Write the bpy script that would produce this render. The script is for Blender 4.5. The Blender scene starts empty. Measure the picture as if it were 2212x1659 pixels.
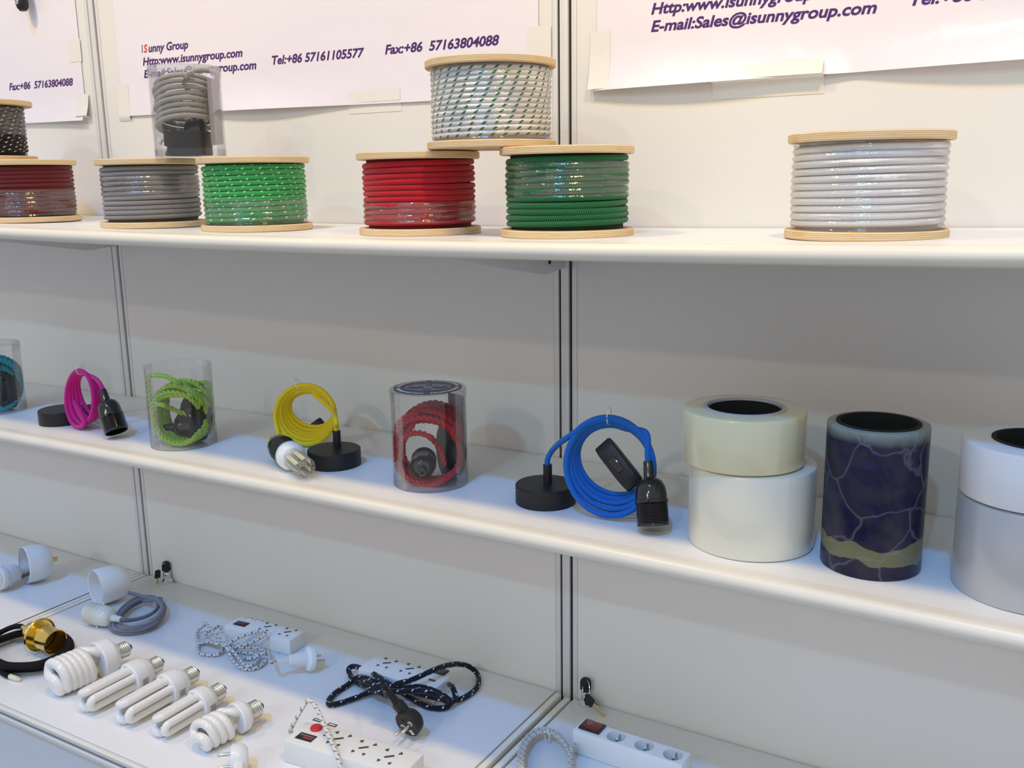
import bpy, bmesh, math, random
from math import pi, sin, cos, radians
from mathutils import Vector, Matrix
random.seed(7)
SC = bpy.context.scene
COL = SC.collection
V = Vector

# ------------------------------------------------------------------ camera
FPX, CX, CY = 2089.26, 1106.0, 829.5          # focal length and centre for a 2212 x 1659 frame
YAW, PITCH, ROLL = -0.53975, 0.20737, -0.01558
CAM = V((1.6314, -1.2387, 1.4258))
_f = V((sin(YAW)*cos(PITCH), cos(YAW)*cos(PITCH), -sin(PITCH)))
_r = V((cos(YAW), -sin(YAW), 0)); _u = _r.cross(_f)
RT = cos(ROLL)*_r + sin(ROLL)*_u
UP = -sin(ROLL)*_r + cos(ROLL)*_u
FW = _f
cd = bpy.data.cameras.new('camera'); cam = bpy.data.objects.new('camera', cd); COL.objects.link(cam)
cd.sensor_width = 36; cd.lens = FPX/2212*36; cd.clip_start = .02
cam.matrix_world = Matrix(((RT.x, UP.x, -FW.x, CAM.x), (RT.y, UP.y, -FW.y, CAM.y), (RT.z, UP.z, -FW.z, CAM.z), (0, 0, 0, 1)))
SC.camera = cam

def ray(x, y): return FW*FPX + RT*(x-CX) - UP*(y-CY)
def at(x, y, z):                               # pixel -> point on the level plane z
    d = ray(x, y); return CAM + d*((z-CAM.z)/d.z)
def aty(x, y, Y):                              # pixel -> point on the upright plane Y
    d = ray(x, y); return CAM + d*((Y-CAM.y)/d.y)

# ------------------------------------------------------------------ world, lamps, exposure
w = bpy.data.worlds.new('hall'); SC.world = w; w.use_nodes = True
bg = w.node_tree.nodes['Background']; bg.inputs[0].default_value = (1, .975, .99, 1); bg.inputs[1].default_value = .42
def sun(name, dx, slope, strength, col, ang):  # travels towards the wall (+Y), dropping by slope per metre
    l = bpy.data.lights.new(name, 'SUN'); l.energy = strength; l.color = col; l.angle = radians(ang)
    o = bpy.data.objects.new(name, l); COL.objects.link(o)
    o.rotation_euler = V((dx, 1, -slope)).to_track_quat('-Z', 'Y').to_euler(); o.location = (0.5, -3, 4); return o
sun('hall_lamp_cool_high', -.13, 1.62, 1.0, (.02, .32, 1), 2.5)
sun('hall_lamp_cool_low', -.05, .665, .24, (.40, .80, 1), 1.5)
sun('hall_lamp_warm_low', .12, .47, .14, (1, .82, .6), 1.5)
def spot(x, y, z, tx, ty, tz, e, col, rad):
    l = bpy.data.lights.new('arm_spotlight', 'SPOT'); l.energy = e; l.color = col; l.shadow_soft_size = rad
    l.spot_size = radians(110); l.spot_blend = .8
    o = bpy.data.objects.new('arm_spotlight', l); COL.objects.link(o); o.location = (x, y, z)
    o.rotation_euler = (V((tx, ty, tz))-V((x, y, z))).to_track_quat('-Z', 'Y').to_euler(); return o
for sx, e in ((-.25, 17.0), (.72, 19.0), (1.62, 21.5)):
    spot(sx, -.63, 2.42, sx, -.12, 1.2, e, (1, .69, .20), .05)
SC.view_settings.view_transform = 'Standard'; SC.view_settings.look = 'None'
SC.view_settings.exposure = 0.31; SC.view_settings.gamma = 1
SC.cycles.transparent_max_bounces = 32

# ------------------------------------------------------------------ materials
MATS = {}
def mat(name, col, rough=.5, metal=0, spec=.5, coat=0, noise=0, nscale=40, bump=0, bscale=200, sss=0):
    if name in MATS: return MATS[name]
    m = bpy.data.materials.new(name); m.use_nodes = True; nt = m.node_tree; p = nt.nodes['Principled BSDF']
    c = tuple(col)+(1,)
    p.inputs['Base Color'].default_value = c; p.inputs['Roughness'].default_value = rough
    p.inputs['Metallic'].default_value = metal; p.inputs['Specular IOR Level'].default_value = spec
    p.inputs['Coat Weight'].default_value = coat
    if sss:
        p.inputs['Subsurface Weight'].default_value = sss; p.inputs['Subsurface Radius'].default_value = (.01, .01, .008); p.inputs['Subsurface Scale'].default_value = 1
    tc = nt.nodes.new('ShaderNodeTexCoord')
    if noise:
        n = nt.nodes.new('ShaderNodeTexNoise'); n.inputs['Scale'].default_value = nscale; n.inputs['Detail'].default_value = 4
        nt.links.new(tc.outputs['Object'], n.inputs['Vector'])
        mx = nt.nodes.new('ShaderNodeMix'); mx.data_type = 'RGBA'
        mx.inputs[6].default_value = tuple(max(0, x*(1-noise)) for x in col)+(1,)
        mx.inputs[7].default_value = tuple(min(1, x*(1+noise)) for x in col)+(1,)
        nt.links.new(n.outputs['Fac'], mx.inputs[0]); nt.links.new(mx.outputs[2], p.inputs['Base Color'])
    if bump:
        n = nt.nodes.new('ShaderNodeTexNoise'); n.inputs['Scale'].default_value = bscale; n.inputs['Detail'].default_value = 3
        nt.links.new(tc.outputs['Object'], n.inputs['Vector'])
        b = nt.nodes.new('ShaderNodeBump'); b.inputs['Strength'].default_value = bump; b.inputs['Distance'].default_value = .004
        nt.links.new(n.outputs['Fac'], b.inputs['Height']); nt.links.new(b.outputs[0], p.inputs['Normal'])
    MATS[name] = m; return m

def mth(nt, op, a, b=None, c=None):
    n = nt.nodes.new('ShaderNodeMath'); n.operation = op
    for i, x in enumerate((a, b, c)):
        if x is None: continue
        if isinstance(x, (int, float)): n.inputs[i].default_value = x
        else: nt.links.new(x, n.inputs[i])
    return n.outputs[0]

def braid(name, c1, c2, kind, p=.0038, k=3, rough=.75, duty=.5, vduty=.3, twist=0, drift=.5):
    """woven textile cord; UV: u = metres along the cord, v = 0..1 round it"""
    if name in MATS: return MATS[name]
    m = bpy.data.materials.new(name); m.use_nodes = True; nt = m.node_tree; P = nt.nodes['Principled BSDF']
    P.inputs['Roughness'].default_value = rough; P.inputs['Specular IOR Level'].default_value = .25
    P.inputs['Sheen Weight'].default_value = .15
    uv = nt.nodes.new('ShaderNodeUVMap'); s = nt.nodes.new('ShaderNodeSeparateXYZ'); nt.links.new(uv.outputs[0], s.inputs[0])
    U, W = s.outputs[0], s.outputs[1]
    if kind == 'zigzag':
        z = mth(nt, 'PINGPONG', mth(nt, 'MULTIPLY', W, k*2), 1.0)
        f = mth(nt, 'FRACT', mth(nt, 'ADD', mth(nt, 'DIVIDE', U, p), mth(nt, 'MULTIPLY', z, 1.0)))
        fac = mth(nt, 'LESS_THAN', f, duty)
    elif kind == 'fleck':
        a = mth(nt, 'LESS_THAN', mth(nt, 'FRACT', mth(nt, 'ADD', mth(nt, 'DIVIDE', U, p), mth(nt, 'MULTIPLY', W, twist))), duty)
        b = mth(nt, 'LESS_THAN', mth(nt, 'FRACT', mth(nt, 'ADD', mth(nt, 'MULTIPLY', W, k), mth(nt, 'MULTIPLY', U, drift/p))), vduty)
        fac = mth(nt, 'MULTIPLY', a, b)
    else:
        z = mth(nt, 'FRACT', mth(nt, 'ADD', mth(nt, 'DIVIDE', U, p), mth(nt, 'MULTIPLY', W, k)))
        fac = mth(nt, 'PINGPONG', z, .5)
    mx = nt.nodes.new('ShaderNodeMix'); mx.data_type = 'RGBA'; mx.inputs[6].default_value = tuple(c1)+(1,); mx.inputs[7].default_value = tuple(c2)+(1,)
    nt.links.new(fac, mx.inputs[0]); nt.links.new(mx.outputs[2], P.inputs['Base Color'])
    # fine weave relief
    wv = mth(nt, 'SINE', mth(nt, 'ADD', mth(nt, 'MULTIPLY', U, 2*pi/.0012), mth(nt, 'MULTIPLY', W, 2*pi*6)))
    bp = nt.nodes.new('ShaderNodeBump'); bp.inputs['Strength'].default_value = .25; bp.inputs['Distance'].default_value = .0004
    nt.links.new(wv, bp.inputs['Height']); nt.links.new(bp.outputs[0], P.inputs['Normal'])
    MATS[name] = m; return m

def clear(name, tint=(.97, .97, .98), gloss=.12, rough=.05, haze=.04, bump=0, bscale=60, fres=.55):
    """thin clear plastic: see-through, mirror-like at grazing angles, a little milky"""
    if name in MATS: return MATS[name]
    m = bpy.data.materials.new(name); m.use_nodes = True; nt = m.node_tree; nt.nodes.remove(nt.nodes['Principled BSDF'])
    out = nt.nodes['Material Output']
    t = nt.nodes.new('ShaderNodeBsdfTransparent'); t.inputs[0].default_value = tuple(tint)+(1,)
    d = nt.nodes.new('ShaderNodeBsdfDiffuse'); d.inputs[0].default_value = (.85, .85, .88, 1)
    g = nt.nodes.new('ShaderNodeBsdfGlossy'); g.inputs['Roughness'].default_value = rough
    lw = nt.nodes.new('ShaderNodeLayerWeight'); lw.inputs['Blend'].default_value = .25
    fac = mth(nt, 'MULTIPLY_ADD', lw.outputs['Fresnel'], fres, gloss*.10)
    m1 = nt.nodes.new('ShaderNodeMixShader'); m1.inputs[0].default_value = haze
    nt.links.new(t.outputs[0], m1.inputs[1]); nt.links.new(d.outputs[0], m1.inputs[2])
    m2 = nt.nodes.new('ShaderNodeMixShader'); nt.links.new(fac, m2.inputs[0])
    nt.links.new(m1.outputs[0], m2.inputs[1]); nt.links.new(g.outputs[0], m2.inputs[2]); nt.links.new(m2.outputs[0], out.inputs[0])
    if bump:
        tc = nt.nodes.new('ShaderNodeTexCoord'); n = nt.nodes.new('ShaderNodeTexNoise'); n.inputs['Scale'].default_value = bscale
        nt.links.new(tc.outputs['Object'], n.inputs['Vector'])
        b = nt.nodes.new('ShaderNodeBump'); b.inputs['Strength'].default_value = bump; b.inputs['Distance'].default_value = .003
        nt.links.new(n.outputs['Fac'], b.inputs['Height']); nt.links.new(b.outputs[0], g.inputs['Normal'])
    MATS[name] = m; return m

def plywood():
    if 'plywood' in MATS: return MATS['plywood']
    m = bpy.data.materials.new('plywood'); m.use_nodes = True; nt = m.node_tree; P = nt.nodes['Principled BSDF']
    P.inputs['Roughness'].default_value = .6; P.inputs['Specular IOR Level'].default_value = .3
    tc = nt.nodes.new('ShaderNodeTexCoord'); s = nt.nodes.new('ShaderNodeSeparateXYZ'); nt.links.new(tc.outputs['Generated'], s.inputs[0])
    mp = nt.nodes.new('ShaderNodeMapping'); mp.inputs['Scale'].default_value = (28, 28, 420); nt.links.new(tc.outputs['Object'], mp.inputs[0])
    n = nt.nodes.new('ShaderNodeTexNoise'); n.inputs['Scale'].default_value = 1; n.inputs['Detail'].default_value = 4; nt.links.new(mp.outputs[0], n.inputs['Vector'])
    ply = mth(nt, 'PINGPONG', mth(nt, 'ADD', mth(nt, 'MULTIPLY', s.outputs[2], 4.9), mth(nt, 'MULTIPLY', n.outputs['Fac'], .25)), .5)
    r = nt.nodes.new('ShaderNodeValToRGB'); e = r.color_ramp.elements
    e[0].position = .0; e[0].color = (.50, .32, .15, 1); e[1].position = .22; e[1].color = (.78, .60, .36, 1)
    x = r.color_ramp.elements.new(.5); x.color = (.84, .68, .44, 1)
    nt.links.new(ply, r.inputs[0])
    mp2 = nt.nodes.new('ShaderNodeMapping'); mp2.inputs['Scale'].default_value = (22, 22, 130); nt.links.new(tc.outputs['Object'], mp2.inputs[0])
    n2 = nt.nodes.new('ShaderNodeTexNoise'); n2.inputs['Scale'].default_value = 1.3; nt.links.new(mp2.outputs[0], n2.inputs['Vector'])
    f2 = nt.nodes.new('ShaderNodeMapRange'); f2.inputs[1].default_value = .55; f2.inputs[2].default_value = .66; nt.links.new(n2.outputs['Fac'], f2.inputs[0])
    mx = nt.nodes.new('ShaderNodeMix'); mx.data_type = 'RGBA'; mx.inputs[7].default_value = (.70, .44, .17, 1)
    nt.links.new(mth(nt, 'MULTIPLY', f2.outputs[0], .6), mx.inputs[0]); nt.links.new(r.outputs[0], mx.inputs[6])
    nt.links.new(mx.outputs[2], P.inputs['Base Color']); MATS['plywood'] = m; return m

def film_mat():
    """navy printed stretch film on a roll, wrinkled, with a bare olive band near the foot"""
    m = bpy.data.materials.new('navy_film'); m.use_nodes = True; nt = m.node_tree; P = nt.nodes['Principled BSDF']
    P.inputs['Roughness'].default_value = .32; P.inputs['Specular IOR Level'].default_value = .35
    tc = nt.nodes.new('ShaderNodeTexCoord'); s = nt.nodes.new('ShaderNodeSeparateXYZ'); nt.links.new(tc.outputs['Object'], s.inputs[0])
    n0 = nt.nodes.new('ShaderNodeTexNoise'); n0.inputs['Scale'].default_value = 26; n0.inputs['Detail'].default_value = 2; nt.links.new(tc.outputs['Object'], n0.inputs['Vector'])
    vm = nt.nodes.new('ShaderNodeVectorMath'); vm.operation = 'MULTIPLY_ADD'; vm.inputs[1].default_value = (.03, .03, .05)
    nt.links.new(n0.outputs['Color'], vm.inputs[0]); nt.links.new(tc.outputs['Object'], vm.inputs[2])
    vo = nt.nodes.new('ShaderNodeTexVoronoi'); vo.feature = 'DISTANCE_TO_EDGE'; vo.inputs['Scale'].default_value = 17; nt.links.new(vm.outputs[0], vo.inputs['Vector'])
    vein = nt.nodes.new('ShaderNodeMapRange'); vein.inputs[1].default_value = .0; vein.inputs[2].default_value = .030; vein.inputs[3].default_value = 1; vein.inputs[4].default_value = 0
    nt.links.new(vo.outputs['Distance'], vein.inputs[0])
    base = nt.nodes.new('ShaderNodeMix'); base.data_type = 'RGBA'; base.inputs[6].default_value = (.004, .004, .030, 1); base.inputs[7].default_value = (.022, .019, .034, 1)
    n1 = nt.nodes.new('ShaderNodeTexNoise'); n1.inputs['Scale'].default_value = 45; nt.links.new(tc.outputs['Object'], n1.inputs['Vector'])
    r1 = nt.nodes.new('ShaderNodeMapRange'); r1.inputs[1].default_value = .4; r1.inputs[2].default_value = .6; nt.links.new(n1.outputs['Fac'], r1.inputs[0]); nt.links.new(r1.outputs[0], base.inputs[0])
    # printed zigzag lettering-like waves in brighter blue
    wz = nt.nodes.new('ShaderNodeTexWave'); wz.inputs['Scale'].default_value = 38; wz.inputs['Distortion'].default_value = 9; wz.inputs['Detail'].default_value = 1; wz.bands_direction = 'DIAGONAL'; nt.links.new(tc.outputs['Object'], wz.inputs['Vector'])
    rz = nt.nodes.new('ShaderNodeMapRange'); rz.inputs[1].default_value = .75; rz.inputs[2].default_value = .95; nt.links.new(wz.outputs['Fac'], rz.inputs[0])
    b2 = nt.nodes.new('ShaderNodeMix'); b2.data_type = 'RGBA'; b2.inputs[7].default_value = (.012, .015, .13, 1); nt.links.new(mth(nt, 'MULTIPLY', rz.outputs[0], .26), b2.inputs[0]); nt.links.new(base.outputs[2], b2.inputs[6])
    # bare olive band
    zz = mth(nt, 'ADD', s.outputs[2], mth(nt, 'MULTIPLY', n0.outputs['Fac'], .03))
    bn = mth(nt, 'MULTIPLY', mth(nt, 'GREATER_THAN', zz, .034), mth(nt, 'LESS_THAN', zz, .052))
    b3 = nt.nodes.new('ShaderNodeMix'); b3.data_type = 'RGBA'; b3.inputs[7].default_value = (.21, .21, .10, 1); nt.links.new(mth(nt, 'MULTIPLY', bn, .75), b3.inputs[0]); nt.links.new(b2.outputs[2], b3.inputs[6])
    tp = nt.nodes.new('ShaderNodeMapRange'); tp.inputs[1].default_value = .147; tp.inputs[2].default_value = .161; nt.links.new(mth(nt, 'ADD', s.outputs[2], mth(nt, 'MULTIPLY', n1.outputs['Fac'], .008)), tp.inputs[0])
    b4 = nt.nodes.new('ShaderNodeMix'); b4.data_type = 'RGBA'; b4.inputs[7].default_value = (.36, .42, .36, 1); nt.links.new(mth(nt, 'MULTIPLY', tp.outputs[0], .75), b4.inputs[0]); nt.links.new(b3.outputs[2], b4.inputs[6])
    b5 = nt.nodes.new('ShaderNodeMix'); b5.data_type = 'RGBA'; b5.inputs[7].default_value = (.27, .25, .32, 1); nt.links.new(mth(nt, 'MULTIPLY', vein.outputs[0], .30), b5.inputs[0]); nt.links.new(b4.outputs[2], b5.inputs[6])
    nt.links.new(b5.outputs[2], P.inputs['Base Color'])
    bp = nt.nodes.new('ShaderNodeBump'); bp.inputs['Strength'].default_value = .3; bp.inputs['Distance'].default_value = .0015; nt.links.new(vein.outputs[0], bp.inputs['Height']); nt.links.new(bp.outputs[0], P.inputs['Normal'])
    return m

M_WALL = mat('white_laminate', (.80, .785, .75), .45, spec=.35, noise=.02, nscale=6)
M_SHELF = mat('white_board', (.82, .81, .79), .42, spec=.4, noise=.02, nscale=9)
M_EDGE = mat('cream_edge_band', (.80, .76, .66), .35, spec=.5, noise=.05, nscale=14)
M_ALU = mat('anodised_aluminium', (.74, .735, .72), .4, metal=.15, noise=.03)
M_RAILM = mat('bright_rail', (.86, .84, .76), .3, metal=.1)
M_GROOVE = mat('dark_groove', (.018, .016, .016), .8)
M_RUST = mat('brown_seam', (.16, .06, .035), .6, noise=.3, nscale=60)
M_COUNTER = mat('counter_panel', (.80, .795, .785), .32, spec=.45, noise=.015, nscale=8)
M_FLOOR = mat('grey_carpet', (.16, .16, .17), .95, noise=.2, nscale=200)
M_POSTER = mat('poster_vinyl', (.86, .82, .885), .22, spec=.5, bump=.5, bscale=14)
M_PURPLE = mat('purple_print', (.075, .018, .16), .35)
M_REDP = mat('red_print', (.75, .06, .02), .35)
M_TAPE = mat('cream_tape', (.825, .805, .76), .3, spec=.5, bump=.08, bscale=120)
M_BLACK = mat('black_bakelite', (.008, .008, .009), .12, spec=.6, coat=.4)
M_MATTE = mat('black_matt_metal', (.012, .0115, .012), .45, spec=.4)
M_RUB = mat('black_rubber', (.010, .010, .012), .5)
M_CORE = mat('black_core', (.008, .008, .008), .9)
M_CHROME = mat('chrome', (.75, .75, .76), .12, metal=1)
M_NICKEL = mat('nickel_cap', (.70, .66, .60), .22, metal=1)
M_BRASS = mat('polished_brass', (.90, .68, .20), .20, metal=1)
M_KEYB = mat('key_brass', (.72, .60, .32), .35, metal=.9)
M_WPL = mat('white_plastic', (.82, .83, .83), .3, spec=.5)
M_CREAM = mat('cream_porcelain_plastic', (.74, .74, .66), .25, spec=.5)
M_MILK = mat('milky_plastic', (.86, .84, .80), .4, sss=.3)
M_TUBE = mat('phosphor_tube', (.86, .84, .80), .10, spec=.6, coat=.5)
M_STRIP = mat('strip_plastic', (.81, .81, .77), .35, spec=.45)
M_SLOT = mat('socket_slot', (.075, .07, .065), .6)
M_REDB = mat('red_button', (.62, .015, .015), .3, coat=.3)
M_SWRED = mat('dark_red_rocker', (.20, .006, .012), .25, coat=.4)
M_LABEL = mat('black_label', (.015, .013, .015), .3)
M_PRINT = mat('grey_print', (.32, .32, .34), .5)
M_GOLDT = mat('teal_ring', (.10, .52, .47), .4)
M_LEDB = mat('led_board', (.80, .78, .66), .5)
M_CLEAR = clear('clear_tube', (.993, .992, .997), .2, .04, .006, fres=.38)
M_LID = clear('clear_lid', (.993, .992, .997), .15, .05, .006, fres=.30)
M_GLASS = clear('bulb_glass', (.97, .975, .96), .5, .03, .02)
M_SHRINK = clear('shrink_film', (.992, .992, .995), 1.0, .12, .02, bump=.35, bscale=120)
M_TIE = mat('white_tie', (.80, .80, .80), .3)
M_PLY = plywood()

# ------------------------------------------------------------------ mesh helpers
class MB:
    def __init__(s): s.v = []; s.f = []; s.uv = []; s.m = []
    def add(s, vs, fs, uvs=None, m=0):
        o = len(s.v); s.v += [V(p) for p in vs]
        for i, f in enumerate(fs):
            s.f.append([a+o for a in f]); s.m.append(m); s.uv.append(uvs[i] if uvs else [(0, 0)]*len(f))
        return s
    def lathe(s, prof, M=Matrix(), n=48, m=0, loop=False):
        vs = []; fs = []; rows = []
        for r, z in prof:
            if r < 1e-6: rows.append([len(vs)]); vs.append(M @ V((0, 0, z)))
            else:
                rows.append(list(range(len(vs), len(vs)+n))); vs += [M @ V((r*cos(2*pi*k/n), r*sin(2*pi*k/n), z)) for k in range(n)]
        pairs = list(zip(rows, rows[1:]))+([(rows[-1], rows[0])] if loop else [])
        for a, b in pairs:
            for k in range(n):
                k2 = (k+1) % n
                if len(a) == 1 and len(b) == 1: continue
                if len(a) == 1: fs.append([a[0], b[k2], b[k]])
                elif len(b) == 1: fs.append([a[k], a[k2], b[0]])
                else: fs.append([a[k], a[k2], b[k2], b[k]])
        return s.add(vs, fs, None, m)
    def tube(s, pts, r, n=8, closed=False, m=0, caps=True, v0=0):
        pts = [V(p) for p in pts]; N = len(pts); T = []
        for i in range(N):
            a = pts[(i-1) % N] if (closed or i > 0) else pts[i]; b = pts[(i+1) % N] if (closed or i < N-1) else pts[i]
            t = (b-a); T.append(t.normalized() if t.length > 1e-9 else (T[-1] if T else V((0, 0, 1))))
        nrm = T[0].orthogonal().normalized(); vs = []; L = [0]
        ns = []
        for i in range(N):
            if i: L.append(L[-1]+(pts[i]-pts[i-1]).length)
            nrm = (nrm - T[i]*nrm.dot(T[i])).normalized(); bi = T[i].cross(nrm); ns.append((nrm.copy(), bi))
            rr = r[i] if isinstance(r, (list, tuple)) else r
            vs += [pts[i]+(nrm*cos(2*pi*k/n)+bi*sin(2*pi*k/n))*rr for k in range(n)]
        fs = []; uvs = []
        for i in range(N if closed else N-1):
            j = (i+1) % N; l1 = L[i]; l2 = L[j] if j else L[i]+(pts[0]-pts[i]).length
            for k in range(n):
                k2 = (k+1) % n
                fs.append([i*n+k, i*n+k2, j*n+k2, j*n+k]); uvs.append([(l1, v0+k/n), (l1, v0+(k+1)/n), (l2, v0+(k+1)/n), (l2, v0+k/n)])
        if caps and not closed:
            fs.append(list(range(n))[::-1]); uvs.append([(0, 0)]*n); fs.append([(N-1)*n+k for k in range(n)]); uvs.append([(0, 0)]*n)
        return s.add(vs, fs, uvs, m)
    def bm(s, b, M=Matrix(), m=0):
        b.verts.ensure_lookup_table(); b.verts.index_update()
        s.add([M @ v.co for v in b.verts], [[v.index for v in f.verts] for f in b.faces], None, m); b.free(); return s
    def box(s, size, M=Matrix(), bev=0, seg=2, m=0):
        b = bmesh.new(); bmesh.ops.create_cube(b, size=1)
        for v in b.verts: v.co = V((v.co.x*size[0], v.co.y*size[1], v.co.z*size[2]))
        if bev: bmesh.ops.bevel(b, geom=list(b.edges), offset=bev, segments=seg, affect='EDGES', profile=.5)
        return s.bm(b, M, m)
    def span(s, a, c, bev=0, m=0):                       # box between two corners
        a = V(a); c = V(c); d = c-a
        return s.box((abs(d.x), abs(d.y), abs(d.z)), Matrix.Translation((a+c)/2), bev, 2, m)
    def prism(s, poly, h, M=Matrix(), bev=0, m=0):       # polygon in local XY, thickness h along +Z
        b = bmesh.new(); f = b.faces.new([b.verts.new((x, y, 0)) for x, y in poly])
        r = bmesh.ops.extrude_face_region(b, geom=[f]); bmesh.ops.translate(b, vec=(0, 0, h), verts=[e for e in r['geom'] if isinstance(e, bmesh.types.BMVert)])
        bmesh.ops.recalc_face_normals(b, faces=b.faces)
        if bev: bmesh.ops.bevel(b, geom=list(b.edges), offset=bev, segments=2, affect='EDGES', profile=.5)
        return s.bm(b, M, m)
    def grid(s, fn, nu, nv, m=0):
        vs = [fn(i/nu, j/nv) for j in range(nv+1) for i in range(nu+1)]
        return s.add(vs, [[j*(nu+1)+i, j*(nu+1)+i+1, (j+1)*(nu+1)+i+1, (j+1)*(nu+1)+i] for j in range(nv) for i in range(nu)], None, m)
    def build(s, name, mats, parent=None, org=None, sharp=38, wn=None):
        if not isinstance(mats, (list, tuple)): mats = [mats]
        o0 = V(org) if org is not None else (ORG[parent] if parent else V((0, 0, 0)))
        me = bpy.data.meshes.new(name); me.from_pydata([p-o0 for p in s.v], [], s.f)
        for m in mats: me.materials.append(m)
        uvl = me.uv_layers.new(name='UVMap'); i = 0
        flat = []
        for u in s.uv:
            for a in u: flat += [a[0], a[1]]
        uvl.data.foreach_set('uv', flat)
        me.polygons.foreach_set('material_index', s.m); me.polygons.foreach_set('use_smooth', [True]*len(s.f))
        me.update(); me.validate(); me.set_sharp_from_angle(angle=radians(sharp))
        o = bpy.data.objects.new(name, me); COL.objects.link(o)
        if parent: o.parent = parent; ORG[o] = o0
        else: o.location = o0; ORG[o] = o0
        return o
ORG = {}
def tag(o, label=None, cat=None, group=None, kind=None):
    if label: o['label'] = label
    if cat: o['category'] = cat
    if group: o['group'] = group
    if kind: o['kind'] = kind
    return o
def thing(name, label, cat, loc, group=None):
    o = bpy.data.objects.new(name, None); COL.objects.link(o); o.location = loc; o.empty_display_size = .02; ORG[o] = V(loc); return tag(o, label, cat, group)
def frame(p, d, up=V((0, 0, 1))):                         # local +Z along d, origin p
    z = V(d).normalized(); up = V(up); x = up - z*up.dot(z)
    if x.length < 1e-4: x = V((1, 0, 0))-z*z.x
    x.normalize(); y = z.cross(x); p = V(p)
    return Matrix(((x.x, y.x, z.x, p.x), (x.y, y.y, z.y, p.y), (x.z, y.z, z.z, p.z), (0, 0, 0, 1)))
def T(x, y, z): return Matrix.Translation((x, y, z))
def cat_rom(P, per=8, closed=False):
    P = [V(p) for p in P]; n = len(P); out = []
    for i in range(n if closed else n-1):
        g = lambda k: P[k % n] if closed else P[max(0, min(n-1, k))]
        a, b, c, d = g(i-1), g(i), g(i+1), g(i+2)
        for k in range(per):
            t = k/per; out.append(.5*((2*b)+(c-a)*t+(2*a-5*b+4*c-d)*t*t+(3*b-a-3*c+d)*t**3))
    if not closed: out.append(P[-1])
    return out
def resample(P, step):
    out = [P[0]]; acc = 0
    for a, b in zip(P, P[1:]):
        d = (b-a).length; 
        while acc+d >= step:
            t = (step-acc)/d; a = a.lerp(b, t); out.append(a); d = (b-a).length; acc = 0
        acc += d
    return out
def twisted(mb, P, off=.0021, r=.0024, pitch=.016, n=6):
    P = resample(P, .0026)
    for ph in (0, pi):
        nrm = (P[1]-P[0]).orthogonal().normalized(); Q = []; L = 0
        for i in range(len(P)):
            t = (P[min(i+1, len(P)-1)]-P[max(i-1, 0)]).normalized(); nrm = (nrm-t*nrm.dot(t)).normalized(); bi = t.cross(nrm)
            if i: L += (P[i]-P[i-1]).length
            a = 2*pi*L/pitch+ph; Q.append(P[i]+(nrm*cos(a)+bi*sin(a))*off)
        mb.tube(Q, r, n)
    return mb
def boolean(mbA, mbB, name):                              # A minus B, back as an MB
    oa = mbA.build('tmp', [M_STRIP], org=(0, 0, 0)); ob = mbB.build('tmp', [M_STRIP], org=(0, 0, 0))
    md = oa.modifiers.new('b', 'BOOLEAN'); md.object = ob; md.operation = 'DIFFERENCE'; md.solver = 'EXACT'
    dg = bpy.context.evaluated_depsgraph_get(); me = bpy.data.meshes.new_from_object(oa.evaluated_get(dg))
    r = MB().add([v.co.copy() for v in me.vertices], [list(p.vertices) for p in me.polygons])
    bpy.data.objects.remove(oa); bpy.data.objects.remove(ob); bpy.data.meshes.remove(me); return r
def text_mb(body, M, width=None, height=.0135, bold=.028, shear=.22, align='LEFT', depth=.0002, mb=None):
    """flat lettering in local XY of M; height = capital height"""
    def raw(t):
        c = bpy.data.curves.new('t', 'FONT'); c.body = t; c.size = 1; c.offset = bold; c.shear = shear; c.resolution_u = 4; c.fill_mode = 'FRONT'
        o = bpy.data.objects.new('t', c); COL.objects.link(o); dg = bpy.context.evaluated_depsgraph_get()
        me = bpy.data.meshes.new_from_object(o.evaluated_get(dg)); vs = [v.co.copy() for v in me.vertices]; fs = [list(p.vertices) for p in me.polygons]
        bpy.data.objects.remove(o); bpy.data.meshes.remove(me); return vs, fs
    vs, fs = raw(body); h = max(v.y for v in raw('H')[0]); sy = height/h
    x0 = min(v.x for v in vs); x1 = max(v.x for v in vs); sx = width/(x1-x0) if width else sy
    offx = x0 if align == 'LEFT' else (x0+x1)/2
    mb = mb or MB(); mb.add([M @ V(((v.x-offx)*sx, v.y*sy, depth)) for v in vs], fs); return mb

# ------------------------------------------------------------------ the setting
XA, XB = -.0106, .9817; PITCHX = XB-XA
def z1(X): return 1.3694-.0232*X+.0132*X*X if X > -.3 else 1.3775
def z2(X): return 1.0128+.0113*X-.0070*X*X
ZC = .6315
XL, XR = -2.35, 2.75
posts = [XA-2*PITCHX, XA-PITCHX, XA, XB, XB+PITCHX]
wb = MB()
edges = [XL]+sum([[p-.0195, p+.0195] for p in posts], [])+[XR]
for i in range(0, len(edges), 2): wb.span((edges[i], 0, 0), (edges[i+1], .02, 2.5))
tag(wb.build('wall_back', M_WALL), kind='structure')
for i, p in enumerate(posts):
    b = MB(); b.span((p-.0192, .0022, 0), (p+.0192, .03, 2.5), m=1)
    for a, c, f in ((-.0192, -.0106, -.001), (-.0066, .0064, -.0022), (.0108, .0192, -.001)): b.span((p+a, f, 0), (p+c, .012, 2.5), .0012)
    tag(b.build('trim_%d' % (i+1), [M_ALU, M_GROOVE]), kind='structure')
tag(MB().span((XL, -3, -.05), (XR, .03, 0)).build('floor', M_FLOOR), kind='structure')

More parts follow.
